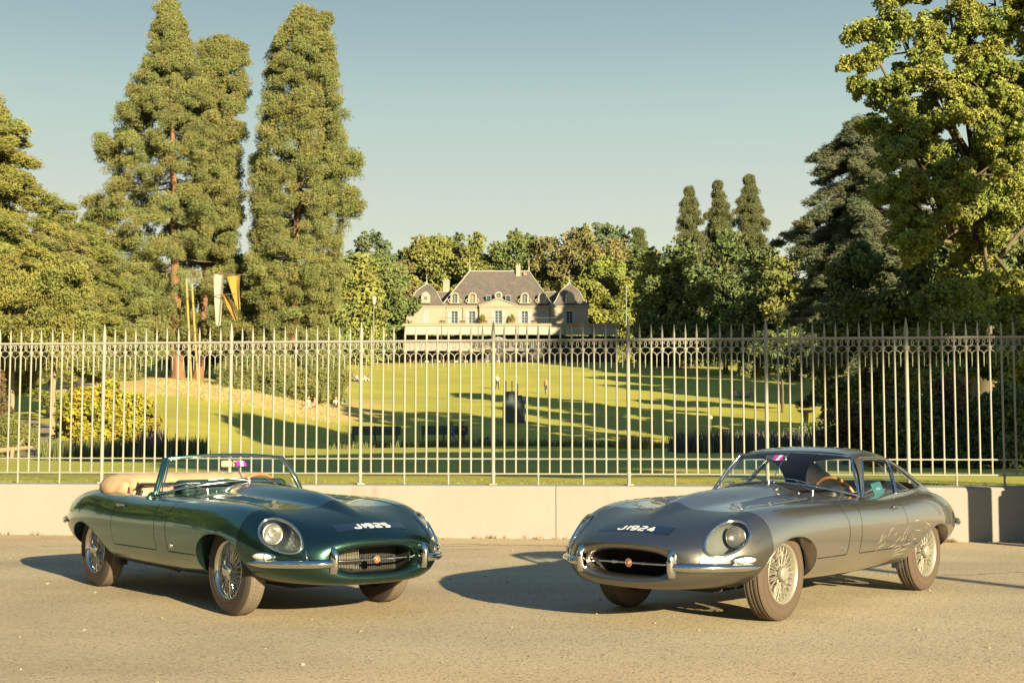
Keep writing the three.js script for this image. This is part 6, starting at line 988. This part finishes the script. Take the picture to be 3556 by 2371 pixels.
  // cloth banners and yellow poles among the sequoias
  const cloth = (l, pts, c, d) => { const t = thing('banner', l, 'banner'); const a = P(...pts[0], d), o = a.clone(); t.position.copy(o); const pos = [], idx = [], N = 16, M = 6; for (let i = 0; i <= N; i++) for (let j = 0; j <= M; j++) { const f = i / N, e = j / M, k = Math.min(pts.length / 2 - 1.001, f * (pts.length / 2 - 1)), s = Math.floor(k), u = k - s, L = [lerp(pts[2 * s][0], pts[2 * s + 2][0], u), lerp(pts[2 * s][1], pts[2 * s + 2][1], u)], R = [lerp(pts[2 * s + 1][0], pts[2 * s + 3][0], u), lerp(pts[2 * s + 1][1], pts[2 * s + 3][1], u)], q = P(lerp(L[0], R[0], e), lerp(L[1], R[1], e), d); pos.push(q.x - o.x, q.y - o.y, q.z - o.z + .18 * Math.sin(e * 7 + f * 2)); if (i < N && j < M) { const b = i * (M + 1) + j; idx.push(b, b + M + 1, b + 1, b + 1, b + M + 1, b + M + 2); } } const g = new THREE.BufferGeometry(); g.setAttribute('position', new THREE.Float32BufferAttribute(pos, 3)); g.setIndex(idx); g.computeVertexNormals(); part(t, 'cloth', g, new THREE.MeshStandardMaterial({ color: c, roughness: .9, side: THREE.DoubleSide })); const A = P(...pts[0], d).sub(o), B = P(...pts[1], d).sub(o); part(t, 'rope', bar(A.add(V(-1, .05, 0)), B.add(V(1, .05, 0)), .04), bark); return t; };
  cloth('white cloth banner hanging between the sequoia trunks', [[489, 630], [514, 630], [492, 680], [512, 680], [496, 748], [506, 748]], rgb(.27, .25, .21), 127); cloth('yellow cloth banner hanging right of the white banner', [[518, 632], [552, 632], [530, 665], [550, 662], [545, 710], [552, 712]], rgb(.25, .165, .035), 127.5); cloth('orange yellow cloth strip slanting below the white banner', [[512, 680], [516, 676], [522, 705], [534, 700], [540, 738], [545, 735]], rgb(.24, .14, .035), 126.5);
  for (const [a, b, l] of [[[427, 642], [440, 790], 'long yellow pole leaning against the bare sequoia trunk'], [[440, 655], [455, 790], 'second yellow pole leaning behind the bare trunk']]) { const A = P(...b, 126), q = P(...a, 127); const t = thing('yellow_pole', l, 'pole'); A.y = ground(A.x, A.z); t.position.copy(A); part(t, 'shaft', bar(V(0, 0, 0), q.clone().sub(A), .12, .12, 8), mat(rgb(.22, .165, .04), .6)); part(t, 'band', [.2, .5, .8].map(f => bar(q.clone().sub(A).multiplyScalar(f), q.clone().sub(A).multiplyScalar(f + .015), .135, .135, 8)), bark); }
  // path, white rail, log, flowers and herbs
  { const pos = [], idx = [], N = 26; for (let i = 0; i <= N; i++) { const t = i / N, d = lerp(44, 84, t), c = lerp(15, 190, 1 - Math.pow(Math.abs(t * 2 - .9), 1.4)) - 40 * t, w = lerp(1.6, 1.9, t), x = P(c, 900, d).x; for (const s of [-1, -.33, .33, 1]) { const X = x + s * w * 1.6, Z = -d - s * .5; pos.push(X, ground(X, Z) + .05, Z); } if (i < N) for (let k = 0; k < 3; k++) { const q = i * 4 + k; idx.push(q, q + 1, q + 4, q + 1, q + 5, q + 4); } } const g = new THREE.BufferGeometry(); g.setAttribute('position', new THREE.Float32BufferAttribute(pos, 3)); g.setIndex(idx); g.computeVertexNormals(); struct('path', g, mat(rgb(.24, .185, .13), .95)); }
  { const t = thing('white_railing', 'short white railing beside the path at the left edge', 'railing'), p = gAt(38, 58); t.position.copy(p); const m = mat(rgb(.28, .27, .25), .7); for (let i = 0; i < 4; i++) part(t, 'post', box(.06, 1, .06, (i - 1.5) * .32, .5, 0, .01), m); part(t, 'rail', box(1.2, .07, .08, 0, 1.0, 0, .01), m); part(t, 'rail', box(1.1, .05, .05, 0, .55, .06, .01), m); }
  { const t = thing('log', 'forked pale log lying by the path at the left edge', 'log'), p = gAt(38, 43); t.position.copy(p); part(t, 'stem', [bar(V(-.5, .25, 0), V(.55, .35, 0), .09, .06)], paleBark); part(t, 'fork', [bar(V(0, .3, 0), V(.3, .62, .1), .06, .03), bar(V(-.1, .28, 0), V(-.05, 0, .2), .07, .06)], paleBark); }
  reseed(56); tufts('weeds', 'dry weeds and leaf litter along the foot of the low wall', 'weeds', 420, () => { const x = rnd() < .4 ? rr(4.1, 5.4) : rr(-9, 7), q = rnd() ** 2; return [x, 0, wallZ(x) + .02 + q * .35, rr(.3, .9) * (1 - .6 * q)]; }, bladeTuft(8, .07, .004, .05, .9), leafMat(.20, .15, .07), [.8, 1.3]);
  reseed(55);
  const hb = (n, h, w, s) => bladeTuft(n, h, w, s, .35), herb = leafMat(.10, .115, .035), pale = leafMat(.30, .24, .09), purple = mat(rgb(.24, .10, .20), .9), lav = mat(rgb(.10, .105, .085), .9);
  const patch = (name, label, cat, n, x0, x1, d0, d1, g, m, s0, s1) => tufts(name, label, cat, n, () => { const d = rr(d0, d1), p = P(rr(x0, x1), 1000, d); return [p.x, ground(p.x, -d) - .02, -d, rr(s0, s1)]; }, g, m, [.8, 1.2]);
  patch('tall_grass', 'tall wild grass below the yellow shrub, above the roadster', 'grass', 420, 90, 470, 36, 42, hb(14, .62, .02, .25), herb, .5, 1.1); patch('purple_flowers', 'spikes of purple flowers right of the yellow shrub', 'flowers', 60, 310, 392, 37, 40, hb(5, .95, .03, .12), purple, .7, 1.1);
  patch('herb_bed', 'bed of dull tall herbs in shade on the right lawn', 'plants', 500, 1545, 1905, 48, 62, hb(14, .85, .03, .3), lav, .5, 1.1); patch('pale_grass', 'clump of pale dry grass in the shade', 'grass', 60, 1425, 1495, 60, 62, hb(16, .8, .02, .3), pale, .6, 1.05); patch('herb_bed', 'low rough herbs on the lawn before the benches', 'plants', 500, 760, 1530, 66, 78, hb(12, .5, .03, .4), herb, .4, .9);
  patch('long_dry_grass', 'dry straw coloured long grass below the sequoias', 'grass', 900, 330, 770, 108, 126, hb(14, .7, .03, .7), leafMat(.30, .25, .12), .12, .5);
}
// ---------- outside the frame on the right: gate pier, block and lamp post whose shadows fall into the picture ----------
{
  const st = mat(rgb(.22, .20, .165), .9), on = (s, t) => V(0, 0, 0);
  const pier = thing('gate_pier', 'stone gate pier with moulded plinth beyond the right edge', 'gate pier'); pier.position.set(7.38, 0, -15.01); pier.rotation.y = .5263;
  part(pier, 'plinth', [box(1.1, .98, 1.1, 0, .49, 0, .02)], st); part(pier, 'moulding', [box(1.04, .07, 1.04, 0, 1.012, 0, .02), box(.97, .08, .97, 0, 1.085, 0, .03), box(.88, .10, .88, 0, 1.17, 0, .03)], st); part(pier, 'shaft', [box(.80, 2.7, .80, 0, 2.54, 0, .02)], st); part(pier, 'cap', [box(1.0, .12, 1.0, 0, 3.94, 0, .03), box(1.15, .14, 1.15, 0, 4.07, 0, .03), box(.8, .3, .8, 0, 4.29, 0, .1)], st);
  const bl = thing('stone_block', 'slim stone post beyond the right edge beside the gate pier', 'stone post'); bl.position.set(6.489, 0, -15.10); bl.rotation.y = .5263; part(bl, 'block', box(.23, 1.13, .26, 0, .565, 0, .02), st); part(bl, 'cap', box(.245, .04, .28, 0, 1.15, 0, .01), st);
  const lp = thing('street_lamp', 'street lamp on a post beyond the right edge', 'street lamp'); lp.position.set(11.44, 0, .62); part(lp, 'post', new THREE.CylinderGeometry(.09, .12, 4.6, 14).translate(0, 2.3, 0), mat(rgb(.06, .065, .06), .5)); part(lp, 'lantern', lathe([[.05, 4.6], [.12, 4.65], [.16, 4.9], [.05, 5], [0, 5.05]], 10), mat(rgb(.1, .1, .1), .5));
}
makeCars();
renderer.render(scene, camera);
